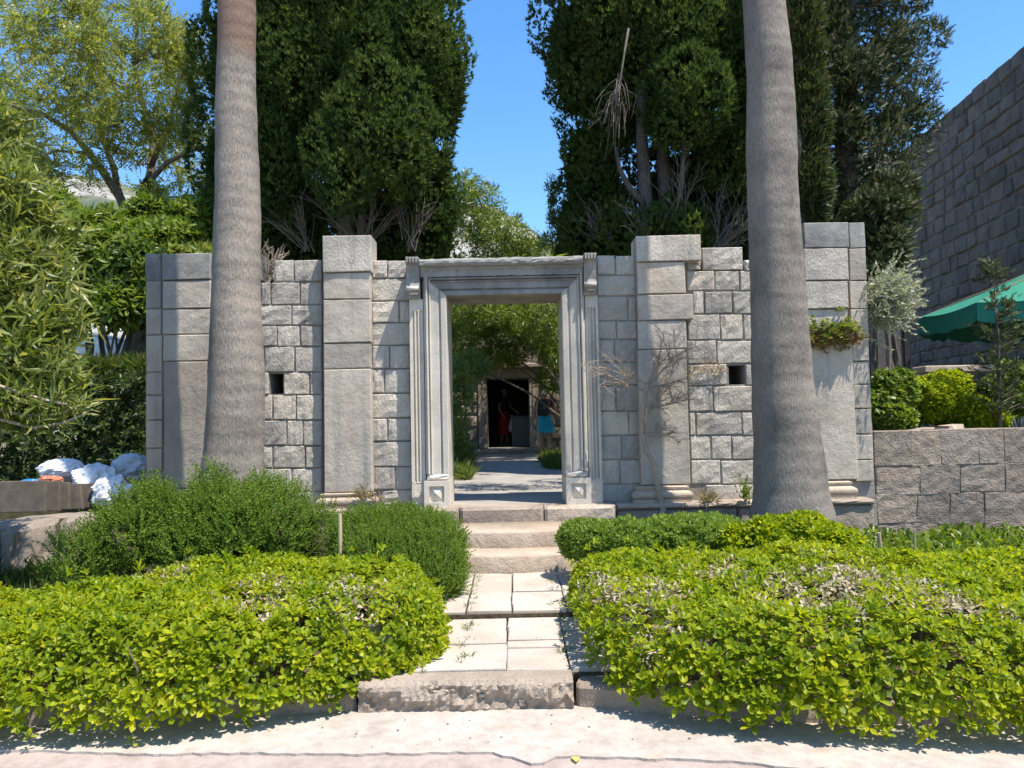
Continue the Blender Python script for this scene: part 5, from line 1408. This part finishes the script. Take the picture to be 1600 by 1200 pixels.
# dark hedge behind the sacks
def dark_hedge():
    xa, xb = -12.0, P(236, 650, 10.6).x; y0, y1 = 10.4, 11.9; z1 = P(120, 590, 10.4).z
    t = thing('tall_hedge', 'tall dense hedge with a sunlit top behind the plastic sacks', 'hedge', ((xa+xb)/2, 11, .66))
    n = 9000
    fx = rng.random(n); f = rng.random(n); x = xa+(xb-xa)*fx
    kind_ = rng.random(n) < .6
    z = np.where(kind_, .66+(z1-.66)*f, z1 + rng.normal(0, .06, n)); y = np.where(kind_, y0+rng.normal(0, .07, n), y0+(y1-y0)*f)
    p = np.stack([x, y+.09*wob(np.stack([x, y, z], 1), 2.2), z+.08*wob(np.stack([x, y, z], 1), 2.6)], 1)
    ax = np.where(kind_[:, None], np.array([0, -.8, .35]), np.array([0, -.1, 1.0])) + rng.normal(0, .4, (n, 3))
    inst_mix('foliage', [whorl(8, .1, .04, 20, 90, 5, flat), whorl(7, .09, .035, 20, 90, 6, flat)], p, ax, rng.uniform(.7, 1.3, n), M_dkhedge, t)
    n = 900; x = rng.uniform(P(130, 600, 10.9).x, xb, n); y = rng.uniform(10.7, 12, n)
    inst_mix('dry_grass', [tuft(9, .38, .012, 45, 7)], np.stack([x, y, np.full(n, z1-.02)], 1), rng.normal(0, .25, (n, 3))+np.array([0, 0, 1]), rng.uniform(.7, 1.3, n), M_grass, t)
    mb = MB()
    for i in range(60):
        X = xa+(xb-xa)*(i+.5)/60+random.uniform(-.05, .05); Y_ = random.uniform(10.8, 11.6); mb.tube([(X, Y_, .6), (X+.05, Y_, 1.2), (X-.04, Y_+.03, z1-.15)], [.03, .025, .01], 5)
    mb.build('stems', M_bark, t)['kind'] = 'stuff'
dark_hedge()
# white sloping awning glimpsed behind the shrubs
def awning():
    mw = plain('white_canvas', (.78, .77, .74), .7, (.7, .69, .66), 3, .1, .2); mg = plain('grey_green_roof', (.17, .2, .17), .6)
    a, b_ = P(108, 535, 15.5), P(232, 560, 15.5); t = thing('canopy', 'white sloping canopy with a grey top behind the left shrubs', 'canopy', (a.x, 15.5, .66))
    def slab(dz0, dz1, y0, y1): return [(a.x-1.5, y0, a.z+.3+dz0), (b_.x+.5, y0, b_.z-.1+dz0), (b_.x+.5, y1, b_.z+.15+dz0), (a.x-1.5, y1, a.z+.55+dz0), (a.x-1.5, y0, a.z+.3+dz1), (b_.x+.5, y0, b_.z-.1+dz1), (b_.x+.5, y1, b_.z+.15+dz1), (a.x-1.5, y1, a.z+.55+dz1)]
    F6 = [(0,3,2,1),(4,5,6,7),(0,1,5,4),(1,2,6,5),(2,3,7,6),(3,0,4,7)]
    MB().add(slab(-.02, .02, 15.5, 18), F6).build('canopy_sheet', mw, t)
    MB().add(slab(.025, .10, 16.3, 18.2), F6).build('roof_sheet', mg, t)
    MB().add(slab(-.32, -.021, 15.45, 15.5), F6).build('front_flap', mw, t)
    for X in (a.x-1.2, b_.x+.3): MB().tube([(X, 15.8, .6), (X, 15.8, b_.z)], .04, 8).build('post', M_wood, t)
awning()
# shrubs and oleander at the left
bush('green_shrub', 'mid-green leafy shrub behind the left end of the facade', 'shrub', [L(150, 400, 75, 12, 80, 75), L(215, 420, 62, 11.6, 60, 80), L(90, 380, 70, 12.4, 80, 75), L(190, 478, 50, 11.4, 60, 34), L(270, 385, 50, 12, 60, 40), L(110, 455, 66, 11.8, 60, 42), L(235, 345, 40, 12.5, 40, 40), L(40, 450, 70, 11.8, 60, 70), L(20, 530, 50, 11.6, 60, 40), L(300, 350, 40, 12.4, 40, 40)], 6000,
     [whorl(8, .2, .05, 25, 95, 11, lambda l, w: blade(l, w, .15)), whorl(7, .17, .05, 25, 95, 12)], (.7, 1.3), M_shrub, None, up=.4, depth=.18, bump=.25, base_z=.66, seed=21, stems=14)
bush('oleander', 'large oleander with long narrow leaves overhanging from the left edge', 'shrub',
     [L(0, 310, 80, 6.2, 80, 70), L(60, 360, 60, 6.3, 60, 60), L(10, 420, 90, 6.0, 80, 70), L(70, 450, 50, 6.1, 50, 50), L(20, 540, 80, 5.8, 70, 60), L(80, 580, 45, 5.8, 40, 40), L(20, 620, 60, 5.7, 60, 34), L(-60, 480, 120, 6.0, 120, 200), L(-10, 215, 42, 6.4, 50, 50), L(95, 500, 36, 6, 40, 40), L(0, 190, 24, 6.4, 30, 40)], 1000,
     OLE, (.95, 1.5), M_ole, None, up=.35, depth=.24, bump=.3, base_z=.15, seed=22, stems=16, spread=.5, bxy=(-5.7, 6.2), sr=.016)
def ole_branch():
    t = thing('oleander_branch', 'low drooping oleander branch with pale upturned leaves above the sacks', 'branch', P(0, 655, 5.6))
    mb = MB(); r = random.Random(2); pos, ax = [], []
    for pts in ([(-60, 640), (0, 655), (50, 668), (95, 662), (125, 650), (142, 640)], [(-60, 620), (0, 640), (40, 650), (80, 648), (110, 640)], [(-40, 590), (20, 610), (70, 625), (105, 632)]):
        q = [P(x, y, 5.5+.05*i) for i, (x, y) in enumerate(pts)]; mb.tube(q, [.014-.0017*i for i in range(len(q))], 5)
        for k in range(2, len(q)):
            for h in range(5): pos.append(tuple(q[k-1].lerp(q[k], (h+1)/5)+Vector((0, r.uniform(-.08, .08), r.uniform(-.03, .12))))); ax.append((.8, -.2, .4+r.uniform(-.3, .4)))
    mb.build('stems', M_dead, t); inst_mix('leaves', OLE, pos, ax, rng.uniform(.6, .95, len(pos)), M_ole, t)
ole_branch()
# airy locust tree
def locust():
    Y = 15.0; b0 = P(222, 420, Y); t = thing('locust_tree', 'tall airy yellow-green tree with feathery leaves at the upper left', 'tree', (b0.x, Y, .66)); r = random.Random(31)
    mb = MB()
    def br(pts, r0, r1, dy=0): 
        q = [P(x, y, Y+dy*i/len(pts)) for i, (x, y) in enumerate(pts)]; mb.tube(q, [r0+(r1-r0)*i/(len(q)-1) for i in range(len(q))], 7); return q
    g0 = P(214, 560, Y); mb.tube([Vector((g0.x, Y, .6)), P(212, 450, Y), P(202, 350, Y)], [.2, .17, .13], 8)
    br([(202, 350), (188, 310), (165, 275), (140, 240), (110, 205), (70, 180), (20, 165), (-40, 150)], .10, .02, -1)
    br([(196, 330), (184, 295), (178, 262), (160, 215), (165, 160), (160, 110), (140, 60), (130, 0)], .08, .02, .5)
    br([(204, 345), (228, 290), (260, 255), (300, 235), (340, 228)], .07, .02, -1.5)
    br([(215, 350), (236, 270), (240, 220), (222, 160), (210, 100), (215, 40), (230, -30)], .10, .02, 1)
    br([(236, 260), (262, 200), (275, 150), (290, 100)], .06, .015, -1); br([(222, 160), (180, 130), (150, 120), (100, 140)], .04, .012, -.8); br([(140, 240), (90, 235), (50, 250)], .03, .01, .5)
    br([(210, 100), (250, 60), (290, 40)], .04, .01, -.8); br([(160, 110), (100, 70), (50, 50)], .04, .01, -1)
    mb.build('trunk', M_bark, t, True)
    cl = [(60, 30, 38), (110, 10, 45), (160, 40, 42), (210, 10, 42), (255, 30, 36), (140, 80, 46), (90, 75, 34), (195, 85, 46), (245, 85, 42), (285, 65, 30), (165, 130, 46), (110, 130, 40), (55, 95, 30), (30, 75, 24), (215, 135, 46), (265, 130, 42), (300, 165, 32), (60, 150, 36), (20, 130, 28), (120, 185, 40), (175, 190, 40), (225, 190, 42), (275, 200, 42), (310, 230, 32), (85, 250, 34), (130, 245, 26), (40, 185, 28), (215, 250, 34), (265, 255, 34), (300, 280, 34), (180, 230, 24), (315, 110, 20), (60, 225, 24), (5, 175, 26), (310, 320, 26), (150, -30, 50), (230, -40, 50), (90, -40, 40), (250, 300, 26), (20, 20, 18), (310, 50, 18), (20, 230, 26), (50, 265, 30), (100, 285, 22)]
    lobes = [L(x, y, q*.95, Y+r.uniform(-1.6, 1.4), q*1.1, q*.62) for x, y, q in cl]
    p, nr = lobe_pts(clumps(lobes, 4, (.18, .38), 3, .7), 6300, .35, .3, 2.0, .2)
    ax = nr*.5 + np.array([.1, -.15, -.25]) + rng.normal(0, .45, p.shape)
    inst_mix('crown', PINN, p, ax, rng.uniform(.2, .36, len(p)), M_locust, t)
    tw = MB()
    for l in lobes:
        for k in range(5):
            e = l[0]+Vector((r.uniform(-1, 1)*l[1][0], r.uniform(-1, 1)*l[1][1], r.uniform(-.8, .9)*l[1][2])); m_ = l[0].lerp(e, .5)+Vector((0, 0, .05)); tw.tube([l[0]-Vector((0, 0, .1)), m_, e], [.018, .012, .005], 4)
    tw.build('twigs', M_bark, t)['kind'] = 'stuff'
    iv = [L(232, 320, 20, Y-.4, 20, 42), L(238, 370, 24, Y-.4, 20, 36)]
    p, nr = lobe_pts(iv, 900, .2, .2, 3, .6); inst_mix('ivy', [whorl(6, .1, .06, 40, 100, 3)], p, nr+rng.normal(0, .3, p.shape), rng.uniform(.7, 1.2, len(p)), M_dkhedge, t)
locust()

# ------------------------------------------------------------------ courtyard seen through the doorway
def house():
    Y = 20.6; xa, xb = -7.5, 6.0; zt_ = 4.4; dl, dr_ = P(762, 650, Y).x, P(827, 650, Y).x; dz1 = P(795, 592, Y).z; dz0 = P(795, 712, Y).z+.02
    dz0 = max(dz0, .82)
    t = thing('courtyard_house', 'old rubble-stone house with a framed doorway at the back of the courtyard', 'house', (0, Y+2, .66))
    MB().box(xa, dl, Y, Y+.5, .5, zt_).box(dr_, xb, Y, Y+.5, .5, zt_).box(dl, dr_, Y, Y+.5, dz1, zt_).box(dl, dr_, Y, Y+.5, .5, dz0).build('wall', M_mortar, t)
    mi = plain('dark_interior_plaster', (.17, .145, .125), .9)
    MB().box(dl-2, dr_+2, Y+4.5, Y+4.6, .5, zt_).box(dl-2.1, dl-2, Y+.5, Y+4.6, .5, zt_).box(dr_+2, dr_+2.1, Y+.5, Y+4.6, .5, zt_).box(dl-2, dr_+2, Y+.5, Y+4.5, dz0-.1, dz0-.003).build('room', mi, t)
    MB().box(xa-.2, xb+.2, Y-.15, Y+5, zt_+.002, zt_+.2).build('roof', M_low, t)
    # rubble stones near the door
    r = random.Random(9); z = .68
    while z < 3.9:
        h = r.uniform(.26, .4)
        for xs, xe in ((dl-2.6, dl-.26), (dr_+.3, dr_+2.2)):
            x = xs
            while x < xe-.08:
                w = min(r.uniform(.3, .6), xe-x); mb = MB(); block(mb, x+.012, x+w-.012, z+.012, z+h-.012, Y-.05+r.uniform(-.02, .02), Y+.05, c=.03, jit=.02, skew=.02); mb.build('stone_block', M_low, t); x += w
        z += h
    fr_ = MB().box(dl-.24, dl-.02, Y-.08, Y+.3, dz0, dz1+.02, .01).box(dl-.13, dl-.09, Y-.10, Y-.08, dz0+.05, dz1).build('door_frame', M_plinth, t)
    MB().box(dr_+.02, dr_+.28, Y-.08, Y+.3, dz0, dz1+.02, .01).box(dr_+.1, dr_+.14, Y-.10, Y-.08, dz0+.05, dz1).build('door_frame', M_plinth, t)
    MB().box(dl-.3, dr_+.34, Y-.12, Y+.3, dz1+.022, dz1+.28, .015).box(dl-.4, dr_+.44, Y-.2, Y+.3, dz1+.285, dz1+.4, .02).build('door_lintel', M_plinth, t)
    mb = MB(); block(mb, dl-.4, dr_+.45, .6, dz0-.01, Y-.42, Y-.001, c=.03, jit=.02, nx=6); mb.build('doorstep', M_low, t)
    gx0, gx1 = P(800, 690, Y+.9).x, P(831, 690, Y+.9).x; gz = P(812, 652, Y+.9).z
    tag(MB().box(gx0, gx1+.6, Y+.9, Y+1.4, dz0-.002, gz, .01).box(gx0-.03, gx1+.6, Y+.86, Y+1.44, gz+.001, gz+.04, .008).build('counter', plain('grey_counter', (.13, .14, .15), .5)), 'grey counter inside the doorway of the courtyard house', 'counter')
house()
YH = 17.5
bush('courtyard_oleander', 'tall sunlit oleander seen through the doorway, arching over the courtyard path, with added shade lobes', 'shrub',
     [L(745, 335, 50, 17.5, 60, 50), L(735, 300, 28, 17.5, 40, 34), L(785, 370, 50, 17.3, 60, 36), L(838, 395, 40, 17.5, 60, 24), L(780, 430, 80, 17.8, 90, 45), L(740, 490, 60, 18.6, 80, 45), L(800, 510, 60, 19.0, 70, 42), L(850, 520, 50, 18.8, 60, 42), L(775, 555, 45, 19.4, 40, 20), L(875, 555, 36, 18.4, 50, 34), L(715, 550, 40, 17.5, 50, 40), L(850, 450, 50, 18.6, 60, 40), L(700, 450, 50, 18.6, 50, 50), L(925, 480, 60, 19.0, 60, 60), L(660, 500, 60, 19.2, 60, 60), L(745, 480, 50, 16.5, 60, 36), L(830, 500, 55, 16.8, 60, 40), L(870, 545, 36, 17.2, 50, 40), L(780, 560, 50, 18.6, 50, 18), L(860, 590, 26, 18.2, 30, 24),
      (Vector((1.0, 9.5, 3.3)), (1.0, .55, .16)), (Vector((.2, 9.9, 3.45)), (.8, .5, .16)), (Vector((2.0, 10.3, 3.2)), (.8, .6, .25))], 7600,  # these three lobes are added out of sight to shade the courtyard floor
     OLE2, (.7, 1.15), M_oledk, None, up=.3, depth=.22, bump=.25, base_z=.66, seed=41, stems=12, spread=.55, cull=.55, bxy=(2.3, 18.2), sr=.018)
bush('courtyard_oleander', 'leafy oleander standing left of the courtyard path just inside the doorway', 'shrub', [L(712, 600, 34, 14.2, 40, 45), L(705, 660, 34, 13.8, 40, 40), L(735, 570, 34, 15, 40, 26), L(720, 700, 22, 14, 30, 26)], 620, OLE, (.6, 1.0), M_oledk, None, up=.3, depth=.2, base_z=.66, seed=42, stems=10, spread=.5, bxy=(-1.5, 14.0), sr=.014)
bush('courtyard_oleander', 'sparse oleander sprigs beside the right cypress, against the sky', 'shrub', [L(862, 295, 12, 14.6, 14, 30), L(868, 345, 14, 14.6, 14, 24), L(855, 375, 22, 14.6, 20, 18)], 90, OLE, (.6, .9), M_ole, None, up=.4, depth=.2, base_z=.66, seed=43, stems=6, bxy=(1.6, 14.8), sr=.01)
def arch_branches():
    t = thing('arching_branches', 'bare pale branches arching over the courtyard doorway', 'branches', P(790, 560, 18.5)); mb = MB()
    for pts, Y in (([(700, 590), (730, 570), (765, 558), (800, 552), (840, 548), (880, 540)], 18), ([(735, 640), (740, 600), (755, 575), (790, 566), (830, 575), (850, 600), (870, 640)], 18.6), ([(885, 620), (868, 590), (850, 570), (820, 560)], 17.5), ([(790, 555), (782, 575), (776, 590)], 18.2), ([(882, 575), (862, 570), (845, 590), (838, 640), (842, 700)], 18.4), ([(840, 548), (860, 560), (884, 590)], 17.6)):
        mb.tube([P(x, y, Y+.1*i) for i, (x, y) in enumerate(pts)], [.03-.003*i for i in range(len(pts))], 5)
    mb.build('limbs', M_dead, t)['kind'] = 'stuff'
arch_branches()
def cgrass(name, px0, px1, Y0, Y1, n, sc):
    x = rng.random(n); Y = rng.uniform(Y0, Y1, n); p = []
    for f, y in zip(x, Y): p.append((P(px0+(px1-px0)*f, 740, y).x, y, .66))
    inst_mix(name, TUFT+[whorl(7, .1, .04, 20, 90, 3)], p, rng.normal(0, .25, (n, 3))+np.array([0, 0, 1]), rng.uniform(*sc, n), M_grass)
cgrass('courtyard_grass', 690, 735, 11.5, 18.5, 420, (.8, 1.6)); cgrass('courtyard_grass', 850, 905, 13.5, 19.5, 320, (.8, 1.5))

# ------------------------------------------------------------------ two visitors
M_skin = plain('skin', (.42, .24, .16), .55, (.36, .2, .13), 20)
M_skin2 = plain('tanned_skin', (.36, .20, .13), .55, (.3, .16, .1), 20)
def person(label, base, yaw, skin, top_mat, skirt_mat, hat_mat, hat, pose, skirt_len=.42, hgt=1.66):
    t = thing('person', label, 'person', base); s = hgt/1.66
    J = {'pel': (0, 0, .92), 'sp': (0, .01, 1.12), 'ch': (0, .015, 1.30), 'nk': (0, .005, 1.42), 'hd': (0, -.015, 1.50), 'hd2': (0, -.02, 1.565), 'tp': (0, -.01, 1.625)}
    R_ = {'pel': (.15, .105), 'sp': (.125, .095), 'ch': (.15, .10), 'nk': (.05, .05), 'hd': (.066, .078), 'hd2': (.073, .086), 'tp': (.045, .055)}
    E = [('pel', 'sp'), ('sp', 'ch'), ('ch', 'nk'), ('nk', 'hd'), ('hd', 'hd2'), ('hd2', 'tp')]
    for sd, k in ((-1, 'l'), (1, 'r')):
        fw = pose.get('step', 0)*sd
        J[k+'h'] = (sd*.09, 0, .84); J[k+'k'] = (sd*.095, -.02-fw*.5, .48); J[k+'a'] = (sd*.10, .02-fw, .09); J[k+'t'] = (sd*.115, -.13-fw, .035)
        R_[k+'h'] = (.088, .09); R_[k+'k'] = (.056, .058); R_[k+'a'] = (.036, .042); R_[k+'t'] = (.04, .028)
        E += [('pel', k+'h'), (k+'h', k+'k'), (k+'k', k+'a'), (k+'a', k+'t')]
        J[k+'s'] = (sd*.175, .01, 1.345); R_[k+'s'] = (.052, .05); E.append(('ch', k+'s'))
        el, wr = pose[k]; J[k+'e'] = el; J[k+'w'] = wr; R_[k+'e'] = (.036, .036); R_[k+'w'] = (.026, .026)
        E += [(k+'s', k+'e'), (k+'e', k+'w')]
        w = Vector(wr); d = (w-Vector(el)).normalized(); J[k+'p'] = tuple(w+d*.06); R_[k+'p'] = (.032, .018); E.append((k+'w', k+'p'))
    names = list(J); me = bpy.data.meshes.new('body'); me.from_pydata([tuple(Vector(J[n_])*s) for n_ in names], [(names.index(a), names.index(b_)) for a, b_ in E], [])
    tmp = bpy.data.objects.new('body', me); COL.objects.link(tmp)
    md = tmp.modifiers.new('skin', 'SKIN'); sv = me.skin_vertices[0].data
    for i, n_ in enumerate(names): sv[i].radius = (R_[n_][0]*s, R_[n_][1]*s); sv[i].use_root = (n_ == 'pel')
    sb = tmp.modifiers.new('sub', 'SUBSURF'); sb.levels = 2; sb.render_levels = 2
    dg = bpy.context.evaluated_depsgraph_get(); me2 = bpy.data.meshes.new_from_object(tmp.evaluated_get(dg)); bpy.data.objects.remove(tmp)
    # five bent fingers per hand and a small face, joined into the body mesh
    ex = MB(); ex.v = [tuple(v.co) for v in me2.vertices]; ex.f = [tuple(p.vertices) for p in me2.polygons]
    for sd, k in ((-1, 'l'), (1, 'r')):
        w = Vector(J[k+'w'])*s; p = Vector(J[k+'p'])*s; d = (p-w).normalized(); a = Vector((0, 1, 0)); a = (a-d*a.dot(d)).normalized(); b_ = d.cross(a)
        for i, l in enumerate((.066, .075, .07, .055)):
            o = p + a*(-.024+.016*i); ex.tube([o-d*.02, o+d*l*.45, o+d*l*.8+b_*.012*sd, o+d*l+b_*.03*sd], [.0085, .008, .007, .005], 6)
        ex.tube([w+d*.02-a*.012, w+d*.05-a*.036, w+d*.085-a*.04+b_*.01*sd], [.010, .009, .006], 6)
    hd = Vector(J['hd2'])*s
    ex.tube([hd+Vector((0, -.075, .01)), hd+Vector((0, -.102, -.018)), hd+Vector((0, -.08, -.03))], [.008, .013, .008], 6)
    for sx in (-1, 1): ex.tube([hd+Vector((sx*.07, .0, .02)), hd+Vector((sx*.082, .012, 0)), hd+Vector((sx*.07, .0, -.025))], [.008, .014, .008], 6)
    body = ex.build('body', skin, None, True); body.parent = t
    me_ = MB()
    for sx in (-1, 1): me_.tube([hd+Vector((sx*.03, -.082, .012)), hd+Vector((sx*.03, -.09, .012))], .009, 6)
    o = me_.build('eyes', plain('eye', (.03, .02, .015), .3)); o.parent = t
    o = MB().tube([hd+Vector((-.022, -.085, -.045)), hd+Vector((0, -.092, -.047)), hd+Vector((.022, -.085, -.045))], .006, 6).build('mouth', plain('lips', (.35, .13, .1), .5)); o.parent = t
    def shell(name, rows, mat, n=24):
        mb = MB()
        for (z, rx, ry, cy_) in rows:
            for i in range(n):
                w = 2*PI*i/n; f = 1+.05*math.sin(w*7)*(1 if name != 'top' else .25)*(1.0-min(1, z/1.0)) ; mb.v.append((rx*f*math.cos(w)*s, (cy_+ry*f*math.sin(w))*s, z*s))
        for j in range(len(rows)-1):
            for i in range(n): mb.f.append((j*n+i, j*n+(i+1) % n, (j+1)*n+(i+1) % n, (j+1)*n+i))
        o = mb.build(name, mat, None, True); o.parent = t; return o
    shell('top', [(.90, .175, .135, 0), (1.0, .158, .122, .005), (1.12, .150, .118, .01), (1.28, .18, .13, .015), (1.36, .165, .105, .012), (1.40, .09, .075, .01), (1.425, .062, .06, .006)], top_mat)
    for sd, k in ((-1, 'l'), (1, 'r')):
        a, b_ = Vector(J[k+'s'])*s, Vector(J[k+'e'])*s; o = MB().tube([a+Vector((-sd*.03, 0, .012)), a, a.lerp(b_, .4)], [.066, .066, .06], 12).build('sleeve', top_mat, None, True); o.parent = t
    shell('skirt', [(.97-skirt_len, .235, .20, 0), (.80, .215, .18, 0), (.93, .18, .14, 0), (1.0, .162, .126, 0)], skirt_mat)
    for sd, k in ((-1, 'l'), (1, 'r')):
        a = Vector(J[k+'a'])*s; tt = Vector(J[k+'t'])*s; o = MB().tube([a+Vector((0, .03, -.035)), a+Vector((0, -.02, -.02)), tt+Vector((0, -.03, 0))], [.045, .05, .038], 10).build('shoe', plain('shoe', (.12, .11, .1), .6), None, True); o.parent = t
    hb = MB(); nn = 18
    rows = [(-.03 if hat == 'hair' else .02, .083, .098), (.03, .086, .100), (.06, .075, .088), (.085, .045, .055), (.095, .01, .012)]
    for z, rx, ry in rows:
        for i in range(nn):
            w = 2*PI*i/nn; zz = z + (.05*max(0, -math.sin(w)) if (z <= .02) else 0); hb.v.append((hd.x+rx*math.cos(w), hd.y+.008+ry*math.sin(w), hd.z+zz))
    for j in range(len(rows)-1):
        for i in range(nn): hb.f.append((j*nn+i, j*nn+(i+1) % nn, (j+1)*nn+(i+1) % nn, (j+1)*nn+i))
    if hat == 'cap':
        hb.add([(hd.x-.06, hd.y-.085, hd.z+.035), (hd.x+.06, hd.y-.085, hd.z+.035), (hd.x+.045, hd.y-.165, hd.z+.02), (hd.x-.045, hd.y-.165, hd.z+.02), (hd.x-.06, hd.y-.085, hd.z+.043), (hd.x+.06, hd.y-.085, hd.z+.043), (hd.x+.045, hd.y-.165, hd.z+.028), (hd.x-.045, hd.y-.165, hd.z+.028)], [(0,3,2,1),(4,5,6,7),(0,1,5,4),(1,2,6,5),(2,3,7,6),(3,0,4,7)])
    o = hb.build(hat, hat_mat, None, True); o.parent = t
    t.rotation_euler = (0, 0, yaw)
    return t
M_teal = plain('turquoise_cloth', (.02, .33, .45), .8, (.015, .26, .36), 12, .2); M_red = plain('red_cloth', (.42, .03, .04), .8, (.32, .02, .03), 12, .2)
M_brown = plain('dark_brown_cloth', (.11, .05, .045), .85); M_black = plain('black_cloth', (.03, .03, .035), .7, (.018, .018, .02), 15, .3); M_white = plain('white_hair', (.7, .68, .65), .8, (.5, .48, .46), 40, .4); M_cap = plain('pale_cap', (.62, .56, .45), .8)
pa = P(853, 712, 19.9); pa.z = .665
person('white-haired person in dark top and turquoise skirt, seen from behind by the courtyard door', pa, math.radians(172), M_skin2, M_brown, M_teal, M_white, 'hair', {'l': ((-.26, -.02, 1.10), (-.24, -.16, .95)), 'r': ((.27, .0, 1.09), (.25, -.12, .93)), 'step': .05})
bp_ = thing('backpack', 'black backpack worn by the person in the turquoise skirt', 'backpack', pa)
mb = MB(); cxp, cyp = pa.x-.06, pa.y-.235
for j, (z, rx, ry) in enumerate(((.98, .10, .05), (1.0, .15, .09), (1.12, .165, .115), (1.26, .155, .10), (1.36, .12, .075), (1.40, .06, .03))):
    for i in range(16):
        w = 2*PI*i/16; c_, s_ = math.cos(w), math.sin(w); mb.v.append((cxp+rx*math.copysign(abs(c_)**.6, c_), cyp+ry*math.copysign(abs(s_)**.6, s_), pa.z+z))
for j in range(5):
    for i in range(16): mb.f.append((j*16+i, j*16+(i+1) % 16, (j+1)*16+(i+1) % 16, (j+1)*16+i))
mb.f += [tuple(range(16))[::-1], tuple(80+i for i in range(16))]
mb.build('bag_body', M_black, bp_, True)
mb = MB()
for sx in (-.1, .1): mb.tube([(cxp+.06+sx, cyp+.09, pa.z+1.36), (pa.x+sx*1.05, pa.y-.09, pa.z+1.41), (pa.x+sx*1.05, pa.y+.08, pa.z+1.40), (pa.x+sx*1.1, pa.y+.125, pa.z+1.25), (pa.x+sx*1.3, pa.y+.05, pa.z+1.08)], .018, 6)
mb.build('strap', M_black, bp_, True)
MB().box(cxp-.1, cxp+.1, cyp-.15, cyp-.10, pa.z+1.03, pa.z+1.18, .02).build('front_pocket', M_black, bp_)
pb = P(789, 706, 22.3); pb.z = .80
person('person in pale cap and red skirt standing in the dark doorway of the courtyard house', pb, math.radians(60), M_skin, M_black, M_red, M_cap, 'cap', {'l': ((-.26, .02, 1.1), (-.25, -.10, .9)), 'r': ((.24, -.1, 1.12), (.2, -.28, 1.0)), 'step': .04}, .62)
hb = thing('white_bag', 'white plastic bag hanging from the hand of the person in the red skirt', 'bag', (pb.x+.2, pb.y-.3, .8))
mb = MB(); cx_, cy_ = pb.x+.22, pb.y-.32
for (z, rx, ry) in ((.42, .05, .03), (.45, .10, .05), (.58, .10, .06), (.72, .06, .035), (.86, .02, .012), (.90, .02, .01)):
    for i in range(12):
        w = 2*PI*i/12; f = 1+.12*math.sin(w*5+z*30); mb.v.append((cx_+rx*f*math.cos(w), cy_+ry*f*math.sin(w), .8+z))
for j in range(5):
    for i in range(12): mb.f.append((j*12+i, j*12+(i+1) % 12, (j+1)*12+(i+1) % 12, (j+1)*12+i))
mb.f += [tuple(range(12))[::-1], tuple(60+i for i in range(12))]
mb.build('bag_body', M_sack, hb, True)
